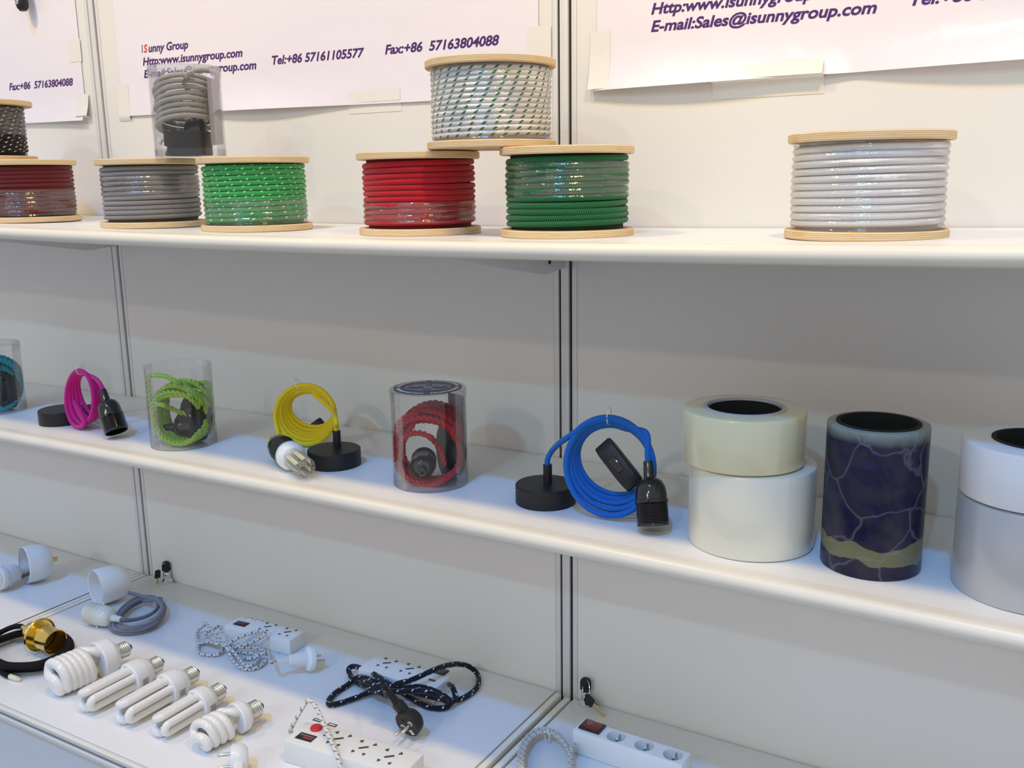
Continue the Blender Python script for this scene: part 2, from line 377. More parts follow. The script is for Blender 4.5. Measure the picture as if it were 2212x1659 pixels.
# display counter: one lockable cabinet per bay
def cabinet(x0, x1, z, label, rust=False):
    t = thing('display_cabinet', label, 'cabinet', ((x0+x1)/2, -.24, 0), 'lockable display cabinets along the wall')
    d = -.463
    MB().span((x0+.017, d, z-.016), (x1-.017, -.004, z), .0012).build('top_panel', M_COUNTER, t)
    for lo, s in ((x0, 1), (x1, -1)):
        MB().span((lo+s*.003, d-.004, z-.02), (lo+s*.0135, -.008, z+.0012), .002).span((lo, d-.003, z-.022), (lo+s*.018, -.005, z-.012), m=1).build('side_rail', [M_RAILM, M_GROOVE], t)
    if rust: MB().span((x1-.0175, d+.002, z-.012), (x1-.0125, -.05, z+.0004)).build('seam_strip', M_RUST, t)
    b = MB(); b.span((x0, d-.009, z-.008), (x1, d-.0012, z-.0005), .001); b.span((x0, d-.010, z-.022), (x1, d-.0015, z-.0125), .001)
    b.span((x0, d-.005, z-.024), (x1, d, z-.006), m=1); b.build('front_rail', [M_RAILM, M_GROOVE], t)
    MB().span((x0+.02, d-.004, .08), (x1-.02, d+.008, z-.022)).build('front_panel', M_COUNTER, t)
    MB().span((x0+.01, d+.02, 0), (x1-.01, -.02, .08)).build('plinth', M_GROOVE, t)
    MB().span((x0+.018, d+.01, .08), (x0+.03, -.02, z-.018)).build('side_panel', M_COUNTER, t); MB().span((x1-.03, d+.01, .08), (x1-.018, -.02, z-.018)).build('side_panel', M_COUNTER, t)
    return t
XSA, XSB = -.0173, .9795
cab_l = cabinet(XSA-.992, XSA, ZC-.002, 'white counter cabinet left of the far post, with a brown seam along its right edge', True)
cab_m = cabinet(XSA, XSB, ZC, 'white lockable counter cabinet between the two posts, carrying the row of bulbs')
cab_r = cabinet(XSB, XSB+.992, ZC-.003, 'white lockable counter cabinet right of the near post, carrying the red-switch strip')

# shelves: one bowed board each with a rounded lip and brackets at the posts
def shelf(name, label, zf, depth, th):
    t = thing(name, label, 'shelf', (.4, -depth/2, zf(.4)-th))
    xs = [XL+.05+(XR-XL-.1)*i/60 for i in range(61)]; r = th/2
    prof = [(-.003, 0)]+[(-depth+.0215, 0)]
    b = MB(); ring = [(-.003, 0), (-depth+.024, 0), (-depth+.024, -th), (-.003, -th)]
    vs = []; fs = []; k = len(ring)
    for x in xs: vs += [(x, y, zf(x)+z) for y, z in ring]
    for i in range(60):
        for j in range(k): fs.append([i*k+j, i*k+(j+1) % k, (i+1)*k+(j+1) % k, (i+1)*k+j])
    fs += [list(range(k))[::-1], [60*k+j for j in range(k)]]
    b.add(vs, fs).build('board', M_SHELF, t)
    b = MB(); rr = th/2+.0003; ring = [(-depth+.0235, .0003), (-depth+.011, .0003)]
    ring += [(-depth+.0105-.0105*cos(radians(a)), -th/2+rr*sin(radians(a))) for a in range(84, -85, -12)]
    ring += [(-depth+.011, -th-.0003), (-depth+.0235, -th-.0003)]
    vs = []; fs = []; k = len(ring)
    for x in xs: vs += [(x, y, zf(x)+z) for y, z in ring]
    for i in range(60):
        for j in range(k): fs.append([i*k+j, i*k+(j+1) % k, (i+1)*k+(j+1) % k, (i+1)*k+j])
    fs += [list(range(k))[::-1], [60*k+j for j in range(k)]]
    b.add(vs, fs).build('edge_lip', M_EDGE, t, sharp=30)
    for p in posts:
        z0 = zf(p)-th; b = MB()
        Mx = Matrix(((0, 0, 1, p-.0030), (1, 0, 0, 0), (0, 1, 0, z0), (0, 0, 0, 1)))
        b.prism([(-.003, 0), (-.003, -.040), (-.012, -.040), (-.060, -.0440), (-depth+.027, -.0035), (-depth+.025, 0)], .003, Mx, .0004)
        br = b.build('bracket', M_ALU, t)
        MB().lathe([(0, 0), (.0036, 0), (.0036, .0006), (0, .0006)], frame((p+.0001, -.047, z0-.027), (1, 0, 0)), 16).build('screw', M_GROOVE, br)
    return t
shelf_1 = shelf('display_shelf', 'upper white shelf with cream rounded edge, carrying the cable spools', z1, .333, .0185)
shelf_2 = shelf('display_shelf', 'lower white shelf with cream rounded edge, carrying coloured cords and tape rolls', z2, .303, .020)

# posters
def poster(x0, x1, zb, ztop, tilt, label, lines, tapes, curl):
    t = thing('poster', label, 'poster', ((x0+x1)/2, -.002, zb), 'company posters taped to the wall')
    def fn(u, v):
        x = x0+(x1-x0)*u; z = zb+tilt*(u-.5)+(ztop-zb)*v
        return V((x, -.0016-curl(u)*max(0, 1-v*(ztop-zb)/.055)**2, z))
    b = MB(); b.grid(fn, 60, 40); f2 = lambda u, v: fn(1-u, v)+V((0, .0008, 0)); b.grid(f2, 60, 40)
    b.build('sheet', M_POSTER, t)
    for body, x, z, wd, m in lines:
        Mx = Matrix(((1, 0, 0, x), (0, 0, -1, -.00175), (0, 1, 0, z), (0, 0, 0, 1))) @ Matrix.Rotation(-.012, 4, 'Z')
        text_mb(body, Mx, wd).build('lettering', m, t, sharp=180)
    for (a, c, za, zc2) in tapes: 
        tb_ = MB(); zs = [za+(zc2-za)*i/12 for i in range(13)]
        def yy(z): return -.0006 if z < zb-.0005 else fn(min(1, max(0, ((a+c)/2-x0)/(x1-x0))), max(0, (z-zb)/(ztop-zb))).y-.0005
        tb_.add([(X, yy(z), z) for z in zs for X in (a, c)], [[2*i, 2*i+1, 2*i+3, 2*i+2] for i in range(12)]); tb_.build('tape', M_TAPE, t)
    return t
def lines(x0, zE, left=True):
    L = []
    if left:
        L += [('I', x0, zE+.0435, .0035, M_PURPLE), ('S', x0+.0055, zE+.0435, .0105, M_REDP), ('unny Group', x0+.0185, zE+.0433, .103, M_PURPLE),
              ('Http:www.isunnygroup.com', x0, zE+.0215, .251, M_PURPLE), ('E-mail:Sales@isunnygroup.com', x0, zE, .281, M_PURPLE)]
    L += [('Tel:+86 57161105577', x0+.317, zE+.001, .195, M_PURPLE), ('Fax:+86  57163804088', x0+.552, zE-.0005, .205, M_PURPLE)]
    return L
poster(-.92, -.053, 1.557, 2.15, -.012, 'white poster sheet left of the far post, only its fax line showing', lines(-.84, 1.621, False)[1:], [(-.075, -.040, 1.556, 1.60), (-.085, -.05, 1.66, 1.70)], lambda u: .004+.006*u**6)
poster(.055, .942, 1.548, 2.15, -.012, 'white poster sheet between the two posts, complete contact lines in purple print', lines(.121, 1.6185), [(.925, .962, 1.57, 1.635), (.595, .70, 1.533, 1.566), (.043, .075, 1.545, 1.61), (.19, .24, 1.535, 1.56)], lambda u: .002+.010*(sin(pi*min(1, max(0, (u-.12)/.55))))**2)
poster(1.032, 1.92, 1.545, 2.15, .004, 'white poster sheet right of the near post, purple e-mail line in large view', lines(1.11, 1.613), [(1.195, 1.335, 1.523, 1.562), (1.022, 1.052, 1.545, 1.62), (1.62, 1.72, 1.53, 1.565)], lambda u: .004+.012*abs(sin(pi*u*2.3+.4)))

# dark fitting that hangs into the picture over the left poster
P = aty(46, 0, -.022)
t = thing('hanging_clamp', 'black rounded fitting with a silver screw over the left poster', 'clamp', P)
b = MB(); b.lathe([(0, -.021), (.007, -.0195), (.0105, -.014), (.0118, -.006), (.0118, .03), (.010, .035), (0, .035)], frame(P, V((-.15, .0, 1))), 24); b.build('body', M_RUB, t)
MB().lathe([(0, 0), (.0045, 0), (.0045, .002), (.003, .0035), (0, .0035)], frame(P+V((.002, -.0095, -.005)), (.1, -1, 0)), 20).build('screw', M_NICKEL, t)
MB().tube([P+V((-.005, .0, .03)), P+V((-.008, .006, .05)), P+V((-.01, .021, .06))], .005, 10).build('arm', M_RUB, t)

# ------------------------------------------------------------------ cable spools on the upper shelf
SP_H, SP_R, SP_T = .104, .080, .009
def spool(label, x, y, z, cord, core, film=None, cr=.0036, turns=11, rw=.0735, wob=.0006, rz=0, R=SP_R, H=SP_H):
    t = thing('cable_spool', label, 'cable spool', (x, y, z), 'cable spools on the upper shelf'); t_ = SP_T
    for zz in (0, H-t_):
        MB().lathe([(.012, 0), (R-.0012, 0), (R, .0012), (R, t_-.0012), (R-.0012, t_), (.012, t_)], T(x, y, z+zz) @ Matrix.Rotation(rz+zz*20, 4, 'Z'), 72, loop=True).build('flange', M_PLY, t)
    MB().lathe([(rw-2*cr+.001, t_), (rw-2*cr+.001, H-t_)], T(x, y, z), 48).build('drum', core, t)
    n = turns*56; P = []; lo = t_+cr*.95; hi = H-t_-cr*.95; rnd = random.Random(int(x*1000)); ph = [rnd.uniform(0, 6.28) for _ in range(turns+2)]; am = [rnd.uniform(-1, 1) for _ in range(turns+2)]
    for i in range(n+1):
        k = i/56; a = 2*pi*k+1.2; j = int(k); f = k-j
        dz = wob*((1-f)*am[j]*sin(a+ph[j])+f*am[j+1]*sin(a+ph[j+1]))
        zz = min(hi, max(lo, lo+(hi-lo)*i/n+dz)); rr = rw-cr+.0005*sin(a*1.7+ph[j])*(1 if wob else 0)
        P.append(V((x+rr*cos(a), y+rr*sin(a), z+zz)))
    MB().tube(P, cr, 10).build('cord', cord, t, sharp=80)
    if film:
        a, b = film; nz = max(8, int((b-a)*turns*8))
        def fn(u, v):
            an = 2*pi*u; zz = t_+(H-2*t_)*(a+(b-a)*v); k = turns*(zz-lo)/(hi-lo)-(an-1.2)/(2*pi)
            r = rw+.0007-.0016*(1-cos(2*pi*k))/2+.0004*sin(5*an+v*7)
            return V((x+r*cos(an), y+r*sin(an), z+zz))
        MB().grid(fn, 144, nz).build('shrink_film', M_SHRINK, t, sharp=180)
    return t
C_GREY = braid('grey_zigzag', (.13, .125, .13), (.38, .36, .355), 'zigzag', p=.0026, k=4)
C_LGRN = braid('bright_green_fleck', (.040, .34, .085), (.80, .86, .80), 'fleck', p=.0115, k=2, duty=.26, vduty=.20, twist=.6)
C_RED = braid('red_plain', (.42, .006, .016), (.50, .012, .02), 'plain', p=.0016, k=4)
C_DGRN = braid('dark_green_zigzag', (.003, .030, .014), (.016, .23, .065), 'zigzag', p=.0026, k=4)
C_WHT = braid('white_plain', (.82, .81, .80), (.86, .85, .84), 'plain', p=.002, k=2, rough=.4)
C_WGR = braid('white_green_fleck', (.80, .80, .78), (.008, .15, .045), 'fleck', p=.0143, k=3, duty=.26, vduty=.55, drift=0, twist=1.5)
C_DRED = braid('dark_red_zigzag', (.10, .008, .010), (.17, .014, .02), 'zigzag', p=.003, k=3)
C_BLKW = braid('black_white_fleck', (.010, .009, .010), (.78, .78, .78), 'fleck', p=.0110, k=3, duty=.34, vduty=.24, twist=.6)
D_ = lambda n, c: mat('drum_'+n, c, .8)
SY = -.19
spool('spool of dark red cord, lowest at the left edge, under the black fleck spool', .027, SY, z1(.027), C_DRED, D_('dred', (.05, .006, .008)), (.02, .52), rz=.3)
spool('spool of black cord with white flecks, stacked on the dark red spool', -.081, SY, z1(.027)+SP_H, C_BLKW, D_('black', (.01, .01, .01)), (.42, .99), rz=1.1, rw=.066)
gx, gz = .344, z1(.344)
sp_grey = spool('spool of grey zigzag cord with shiny film, under the clear box', gx, SY, gz, C_GREY, D_('grey', (.08, .08, .085)), (.46, .82), rz=2.0, wob=.0012)
spool('spool of bright green cord with white flecks on the upper shelf', .570, SY, z1(.57), C_LGRN, D_('lgrn', (.01, .16, .03)), (0, .42), rz=.7)
spool('spool of plain bright red cord, left support of the stacked spool', .866, SY, z1(.866), C_RED, D_('red', (.16, .004, .008)), (.08, .38), rz=1.7, wob=.0010)
spool('spool of dark green zigzag cord, right support of the stacked spool', 1.084, SY, z1(1.084), C_DGRN, D_('dgrn', (.003, .03, .012)), (.44, .90), rz=2.9, wob=.0018)
wz = max(z1(.866), z1(1.084))+SP_H+.0006
spool('spool of white cord with green flecks, stacked on the red and dark green spools', .980, SY-.001, wz, C_WGR, D_('wgr', (.5, .5, .48)), (0, .99), rz=4.0, turns=13, cr=.0034)
spool('spool of plain white cord standing alone at the right of the upper shelf', 1.4285, SY, z1(1.4285), C_WHT, D_('wht', (.5, .49, .47)), (0, .99), rz=5.2, rw=.0745)

# ------------------------------------------------------------------ clear cylinder packs
def clear_pack(label, x, y, z, h, r=.0522, lid=True, rim=None, cat='container'):
    t = thing('clear_cylinder_box', label, cat, (x, y, z), 'clear cylinder packs')
    MB().lathe([(r, .0012), (r, h-.0006), (r-.0007, h), (r-.0014, h-.0006), (r-.0014, .0012)], T(x, y, z), 72, loop=True).build('tube', M_CLEAR, t)
    MB().lathe([(0, .0004), (r-.0004, .0004), (r-.0004, .012), (r-.0009, .012), (r-.0009, .0012), (0, .0012)], T(x, y, z), 72).build('base_cap', M_LID, t)
    if lid: MB().lathe([(r+.0004, h-.014), (r+.0004, h-.0004), (r-.0006, h+.0006), (0, h+.0006), (0, h), (r-.001, h-.0002), (r, h-.001), (r, h-.014)], T(x, y, z), 72).build('lid', M_LID, t)
    return t

def lamp_holder(parent, p, d, m=None, L=1.0, name='lamp_holder', knob=True):
    """cord grip at p, opening at p + d * .076"""
    M = frame(p, d) @ Matrix.Scale(L, 4); m = m or M_BLACK
    pr = [(.0028, 0), (.0055, 0), (.0058, .002), (.0068, .0185), (.0068, .020), (.0105, .0208), (.0150, .0245), (.0178, .031), (.0188, .039), (.0189, .046), (.0200, .0465), (.0200, .0495), (.0193, .050)]
    zz = .050
    while zz < .0735: pr += [(.0188, zz+.0006), (.0197, zz+.0013), (.0188, zz+.002)]; zz += .002
    pr += [(.0193, .0757), (.0186, .0765), (.0172, .076), (.0165, .052), (.006, .050), (0, .050)]
    b = MB(); b.lathe(pr, M, 40)
    if knob:
        for s in (0, pi): b.box((.007, .005, .0035), M @ Matrix.Rotation(s+.5, 4, 'Z') @ T(.021, 0, .048), .001)
    h = b.build(name, m, parent)
    MB().lathe([(.0135, .068), (.0140, .068), (.0140, .0525), (.0135, .0525)], M, 24, loop=True).build('contact_sleeve', M_BRASS if m is not M_BLACK else M_CORE, h)
    return h
def ceiling_rose(parent, x, y, z, r=.0392, h=.0245, grip=(0, 0), m=None):
    m = m or M_MATTE
    o = MB().lathe([(r-.002, .0005), (r, 0), (r, h-.0012), (r-.0012, h), (.006, h), (0, h)], T(x, y, z), 72).build('ceiling_rose', m, parent)
    MB().lathe([(.0058, h-.001), (.0058, h+.024), (.0050, h+.025), (.0028, h+.025), (.0028, h+.02)], T(x+grip[0], y+grip[1], z), 24).build('cord_grip', M_RUB, o)
    MB().lathe([(0, 0), (.0022, 0), (.0022, .0012), (.0012, .002), (0, .002)], frame((x-r*.94, y-r*.34, z+h*.55), (-.94, -.34, 0)), 16).build('screw', M_CHROME, o)
    return o, V((x+grip[0], y+grip[1], z+h+.025))
def rounded(w, h, r, n=6):
    return [(sx*(w/2-r)+r*cos(a0+k*pi/2/n), sy*(h/2-r)+r*sin(a0+k*pi/2/n)) for sx, sy, a0 in ((1, 1, 0), (-1, 1, pi/2), (-1, -1, pi), (1, -1, 1.5*pi)) for k in range(n+1)]
def inline_switch(parent, p, d, nrm, L=.064, w=.022, h=.017):
    M = frame(p, nrm, d)                                   # local x along d, z along face normal
    prof = [(-L/2, -h*.3), (-L*.36, -h*.5), (L*.36, -h*.5), (L/2, -h*.3), (L/2, h*.15), (L*.33, h*.42), (L*.12, h*.5), (-L*.12, h*.42), (-L*.33, h*.42), (-L/2, h*.15)]
    Mx = M @ Matrix(((1, 0, 0, 0), (0, 0, 1, -w/2), (0, 1, 0, 0), (0, 0, 0, 1)))
    o = MB().prism(prof, w, Mx, .0022).build('switch', M_RUB, parent)
    MB().box((L*.30, w*.42, .003), M @ T(0, 0, h*.47), .001).build('rocker', M_BLACK, o)
    return o
UPZ = V((0, 0, 1)); FH = V((FW.x, FW.y, 0)).normalized(); RH = V((RT.x, RT.y, 0)).normalized()
def coil(c, u, v, n, a, b, loops, spread, t0=0, t1=0, jit=.0012, seed=1, shrink=.06, compact=.3, drop=.010):
    """hand-wound loops: tight at the tie (top), fanned out below; theta = 0 at the top, positive towards +u"""
    rnd = random.Random(seed); N = int(loops*44); P = []; fl = [(rnd.uniform(-1, 1), rnd.uniform(-1, 1)) for _ in range(int(loops)+3)]
    for i in range(N+1):
        k = i/N; th = t0+(2*pi*loops+t1-t0)*k; j = int(th/(2*pi)+1); f = (th/(2*pi)+1)-j
        fan = compact+(1-compact)*(1-cos(th))/2; off = (k-.5)*spread*fan
        s = 1-shrink*k+jit*12*(fl[j][0]*(1-f)+fl[j+1][0]*f)*(1-cos(th))/2
        P.append(c+u*(a*s*sin(th))+v*(b-drop*k*(1+cos(th))/2-b*s*(1-cos(th)))+n*(off+jit*(fl[j][1]*(1-f)+fl[j+1][1]*f)))
    return P
def tie_ring(parent, p, axis, r, tail=True, wire=.0007):
    M = frame(p, axis); P = [M @ V((r*cos(2*pi*k/24), r*.8*sin(2*pi*k/24), 0)) for k in range(24)]
    b = MB().tube(P, wire, 6, True)
    if tail: b.tube([P[5], P[5]+V((.002, 0, .004)), P[5]+V((.004, 0, .009))], wire*.8, 6)
    return b.build('cable_tie', M_TIE, parent)

# --- blue set
C_BLUE = braid('blue_textile', (.006, .115, .48), (.009, .17, .60), 'plain', p=.0018, k=4)
C_YEL = braid('yellow_textile', (.80, .60, .012), (.88, .70, .02), 'plain', p=.0018, k=4)
C_PNK = braid('pink_textile', (.62, .008, .22), (.74, .012, .30), 'plain', p=.0018, k=4)
r_ = .0037
def rose_at(px, py, yb):                                   # centre of a rose from the nearest point of its foot
    q = at(px, yb, z2(.5)); q = at(px, yb, z2(q.x)); d = V((q.x-CAM.x, q.y-CAM.y, 0)).normalized(); c = q+d*.0392; c.z = z2(c.x); return c
c = rose_at(1179, 0, 1105)
ts = thing('pendant_cord_set', 'blue pendant cord coil with black lamp holder, rose and switch', 'pendant cord', c, 'pendant cord sets on the lower shelf')
o, g = ceiling_rose(ts, c.x, c.y, c.z, grip=(.001, .004))
bt = at(1306, 1122, z2(1.2)+.004); n_ = (RH*.40+FH*.92).normalized(); u_ = n_.cross(UPZ)*-1; u_ = V((n_.y, -n_.x, 0)); v_ = (UPZ+n_*.05).normalized()
R_ = .0615; cc = bt+v_*R_+n_*.022
tip = at(1400, 996, z2(1.2)+.080); end = at(1411, 1130, z2(1.2)+.012); dh = (end-tip).normalized()
P = coil(cc, u_, v_, n_, .0575, R_, 5, .040, t0=-1.15, t1=1.0, seed=3, shrink=.20, drop=.013)
P = cat_rom([g-UPZ*.006, g+UPZ*.006, g+UPZ*.018+RH*.006, g.lerp(P[0], .6)+UPZ*.012], 8)+P[2:-6]+cat_rom([P[-5], tip-dh*.03+UPZ*.004, tip-dh*.008, tip+dh*.004], 8)
MB().tube(P, r_, 10).build('cord', C_BLUE, ts, sharp=80)
lamp_holder(ts, tip, dh)
sa, sb = aty(1305, 962, cc.y+.006), aty(1368, 1046, cc.y-.004); inline_switch(ts, (sa+sb)/2, sb-sa, (-FH*.86-RH*.42+UPZ*.2).normalized(), L=.067, w=.024)
tie_ring(ts, cc+v_*(R_+.000)-u_*.004, u_, .0105)

# --- yellow set with LED lamp
c = rose_at(724, 0, 1019)
ts = thing('pendant_cord_set', 'yellow pendant cord coil with black rose, switch and lamp holder', 'pendant cord', c, 'pendant cord sets on the lower shelf')
o, g = ceiling_rose(ts, c.x, c.y, c.z, grip=(-.002, .010))
bt = at(652, 966, z2(.6)+.004); n_ = (RH*.28+FH*.96).normalized(); u_ = V((n_.y, -n_.x, 0)); v_ = (UPZ+n_*.08).normalized()
R_ = .0475; cc = bt+v_*R_+n_*.024
A = at(612, 971, z2(.5)+.024); B = at(694, 1040, z2(.5)+.017); dh = (B-A).normalized(); tip = A-dh*.052
P = coil(cc, u_, v_, n_, .0520, R_, 6, .040, t0=-2.3, t1=2.0, seed=5, shrink=.27, drop=.014)
P = cat_rom([tip+dh*.006, tip-dh*.010, P[0]-u_*.004-v_*.004], 6)+P[2:-14]+cat_rom([P[-13], cc+u_*.046+v_*.012-n_*.012, g+UPZ*.016, g+UPZ*.004, g-UPZ*.006], 8)
MB().tube(P, r_, 10).build('cord', C_YEL, ts, sharp=80)
lamp_holder(ts, tip, dh, knob=False)
inline_switch(ts, aty(668, 940, cc.y+.030), (u_*.72+v_*.66), (-n_+UPZ*.25).normalized(), L=.066)
tie_ring(ts, cc+v_*(R_-.002)-u_*.016, (u_*.85+v_*.45), .0105)
# LED lamp in its holder
pB = tip+dh*.0745; Mb = frame(pB, dh)
tb = thing('led_bulb', 'white-collared LED bulb with clear finger tubes in the yellow set', 'bulb', pB)
MB().lathe([(0, -.018), (.0125, -.018), (.0128, -.001), (.017, .000), (.0205, .004), (.0212, .010), (.0208, .017), (.0185, .0235), (.015, .026), (0, .026)], Mb, 48).build('collar', M_WPL, tb)
MB().lathe([(.0209, .0060), (.0213, .0060), (.02135, .0072), (.0209, .0072)], Mb, 48, loop=True).build('colour_ring', M_GOLDT, tb)
for k in range(3):
    a = 2*pi*k/3+.5; Mk = Mb @ Matrix.Rotation(a, 4, 'Z'); P = [V((.0095, -.0058, .024)), V((.0095, -.0058, .070))]+[V((.0095, -.0058*cos(x), .070+.0058*sin(x))) for x in [pi*i/8 for i in range(1, 8)]]+[V((.0095, .0058, .070)), V((.0095, .0058, .024))]
    f = MB().tube([Mk @ p for p in P], .0046, 14).build('finger_tube', M_GLASS, tb)
    b = MB()
    for s in (-1, 1):
        b.box((.0010, .0052, .040), Mk @ T(.0095, .0058*s, .047))
    b.build('led_strip', M_LEDB, f)
    b = MB()
    for s in (-1, 1):
        for q in range(5): b.box((.0012, .0026, .0030), Mk @ T(.0102, .0058*s, .031+q*.008))
    b.build('led_chip', mat('led_phosphor', (.75, .62, .10), .4), f)

# --- pink set
c = rose_at(137, 0, 921)
ts = thing('pendant_cord_set', 'pink pendant cord coil with tilted black lamp holder and rose behind', 'pendant cord', c, 'pendant cord sets on the lower shelf')
o, g = ceiling_rose(ts, c.x, c.y, c.z, grip=(.006, .012))
bt = at(164, 924, z2(.1)+.004); n_ = (RH*.62+FH*.78).normalized(); u_ = V((n_.y, -n_.x, 0)); v_ = (UPZ+n_*.03).normalized()
R_ = .0495; cc = bt+v_*R_+n_*.020
tip = at(222, 842, z2(.2)+.078); end = at(250, 927, z2(.2)+.016); dh = (end-tip).normalized()
P = coil(cc, u_, v_, n_, .0450, R_, 4, .040, t0=-4.0, t1=.45, seed=8, compact=.25, shrink=.16, drop=.009)
P = cat_rom([g-UPZ*.006, g+UPZ*.008, P[0].lerp(g, .4)-UPZ*.004, P[1]], 8)+P[2:-4]+cat_rom([P[-4], P[-1].lerp(tip, .45)+UPZ*.007, tip-dh*.006, tip+dh*.004], 8)
MB().tube(P, r_, 10).build('cord', C_PNK, ts, sharp=80)
lamp_holder(ts, tip, dh)
inline_switch(ts, V((c.x+.050, c.y+.020, c.z+.020)), (RH*.97+FH*.1), (UPZ-FH*.5).normalized(), L=.066, h=.02)
tie_ring(ts, cc+v_*(R_+.001)-n_*.004, u_, .0090, tail=False)

# --- packs with twisted cords
C_LIME = mat('lime_twisted_yarn', (.38, .58, .075), .8, spec=.2, noise=.12, nscale=300)
C_CYAN = mat('turquoise_twisted_yarn', (.015, .32, .36), .8, spec=.2, noise=.12, nscale=300)
C_CRIM = mat('crimson_twisted_yarn', (.46, .022, .03), .8, spec=.2, noise=.12, nscale=300)
def ring_loops(cx, cy, zc, R, loops, seed, depth=.026, tilt=.15, ell=1.0, dirn=None, rj=.10):
    rnd = random.Random(seed); n = (dirn or (FH*.95+RH*.2)).normalized(); u = V((n.y, -n.x, 0)); P = []
    N = loops*36
    rr = [1-abs(rnd.gauss(0, rj)) for _ in range(loops+2)]; dd = [rnd.uniform(-1, 1) for _ in range(loops+2)]; tt = [rnd.uniform(-tilt, tilt) for _ in range(loops+2)]
    for i in range(N):
        k = i/36; j = int(k); f = k-j; th = 2*pi*k; s = rr[j]*(1-f)+rr[j+1]*f; d = dd[j]*(1-f)+dd[j+1]*f; tl = tt[j]*(1-f)+tt[j+1]*f
        x = R*s*sin(th)*ell; z = R*s*cos(th); off = depth*d*.5+z*tl
        q = V((cx, cy, 0))+u*x+n*off; rad = V((q.x-cx, q.y-cy)); m = .0462
        if rad.length > m: rad = rad.normalized()*m
        P.append(V((cx+rad.x, cy+rad.y, zc-R*(1-s)*.85+z)))
    return P
def keep(P, cx, cy, m=.0460):                              # keep a cord inside its tube
    out = []
    for p in P:
        if V((p.x-cx, p.y-cy)).length > m:
            d = p-CAM; d2 = V((d.x, d.y)); t = (V((cx-CAM.x, cy-CAM.y)).dot(d2))/d2.length_squared
            q = CAM+d*t; rad = V((q.x-cx, q.y-cy))
            if rad.length > m: rad = rad.normalized()*m
            p = V((cx+rad.x, cy+rad.y, q.z))
        out.append(p)
    return out
# lime
px, py = .391, -.208; pz = z2(px)
clear_pack('clear cylinder pack of lime cord, standing open between the pink and yellow sets', px, py, pz, .130, lid=False)
ts = thing('pendant_cord_set', 'lime green twisted cord set with black fittings inside clear pack', 'pendant cord', (px, py, pz+.002), 'cord sets inside clear packs')
b = MB(); P = ring_loops(px+.004, py, pz+.054, .050, 12, 11, depth=.05, rj=.13)
q = lambda a, bb, y=py: aty(a, bb, y)
yf = py-.040
P = cat_rom([q(337, 872, yf), q(356, 876, yf-.004), q(385, 889, yf-.006), q(415, 897, yf-.004), q(440, 897, yf+.004)], 10)+P
tail = [P[-1], q(450, 850), q(452, 830), q(440, 826, yf+.01), q(410, 832, yf+.01), q(385, 826, yf+.01), q(360, 813, yf+.006), q(338, 810, yf+.008), q(323, 812, py-.02), q(320, 822, py-.02), q(322, 860, py-.022), q(332, 900, py-.024), q(345, 940, py-.03)]
twisted(b, keep(P+cat_rom(tail, 10)[1:], px, py)); b.build('cord', C_LIME, ts, sharp=80)
lamp_holder(ts, V((px-.034, py-.012, pz+.024)), (RH*.93+FH*.2+UPZ*.02), knob=False, L=.9)
MB().lathe([(.0365, 0), (.038, .001), (.038, .021), (.0365, .022), (0, .022)], frame((px+.012, py+.030, pz+.038), V((-.25, -.86, .12))), 48).build('ceiling_rose', M_MATTE, ts)
inline_switch(ts, V((px+.004, py+.012, pz+.052)), (RH*.6+UPZ*.8), -FH, L=.060)
# turquoise, cut by the picture edge
a_ = ray(61, 890); nn = V((a_.y, -a_.x, 0)).normalized(); py = -.200; px = CAM.x+(-.0522-(py-CAM.y)*nn.y)/nn.x; pz = z2(px)
clear_pack('clear cylinder pack of turquoise cord at the left picture edge', px, py, pz, .130, lid=True)
ts = thing('pendant_cord_set', 'turquoise twisted cord set inside clear pack', 'pendant cord', (px, py, pz+.002), 'cord sets inside clear packs')
b = MB(); twisted(b, ring_loops(px+.001, py, pz+.056, .052, 13, 23, depth=.07, tilt=.3, dirn=(FH*.9-RH*.45), rj=.22)); b.build('cord', C_CYAN, ts, sharp=80)
MB().lathe([(.0365, 0), (.038, .001), (.038, .021), (.0365, .022), (0, .022)], frame((px+.008, py+.030, pz+.0385), V((-.15, -.9, .1))), 48).build('ceiling_rose', M_MATTE, ts)
# crimson with printed lid
px, py = .870, -.191; pz = z2(px); PH = .1335
tp = clear_pack('clear cylinder pack of crimson cord with dark printed lid disc', px, py, pz, PH)
M_NAVY = mat('lid_print_navy', (.018, .018, .045), .3); M_LIGHTP = mat('lid_print_blue_grey', (.22, .24, .36), .35); M_WHITEP = mat('lid_print_white', (.7, .7, .75), .4)
zl = pz+PH+.0009; Ml = frame((px, py, zl), UPZ, (RT.x, RT.y, 0)); Ml = Ml @ T(0, -.002, 0)
ld = MB().lathe([(.0465, 0), (.0465, .0004), (0, .0004)], Ml, 64).build('lid_label', M_NAVY, tp)
b = MB(); b.add([Ml @ V((.031*cos(2*pi*k/48), .0215*sin(2*pi*k/48), .0006)) for k in range(48)], [list(range(48))]); b.build('emblem', M_LIGHTP, ld)
b = MB()
for s in (-1, 1):
    for (aa, bb2, zz) in ((.0115, .0085, .0009),):
        b.add([Ml @ V((s*.0165+aa*cos(2*pi*k/32), bb2*sin(2*pi*k/32), zz)) for k in range(32)], [list(range(32))])
b.build('emblem', M_NAVY, ld)
b = MB()
for s in (-1, 1): b.add([Ml @ V((s*.0165+.0065*cos(2*pi*k/32), .0042*sin(2*pi*k/32), .0012)) for k in range(32)], [list(range(32))])
b.build('emblem', M_LIGHTP, ld)
text_mb('W', Ml @ T(0, -.0185, .0012), .013, .010, .01, 0, 'CENTER', 0).build('lettering', M_NAVY, ld, sharp=180)
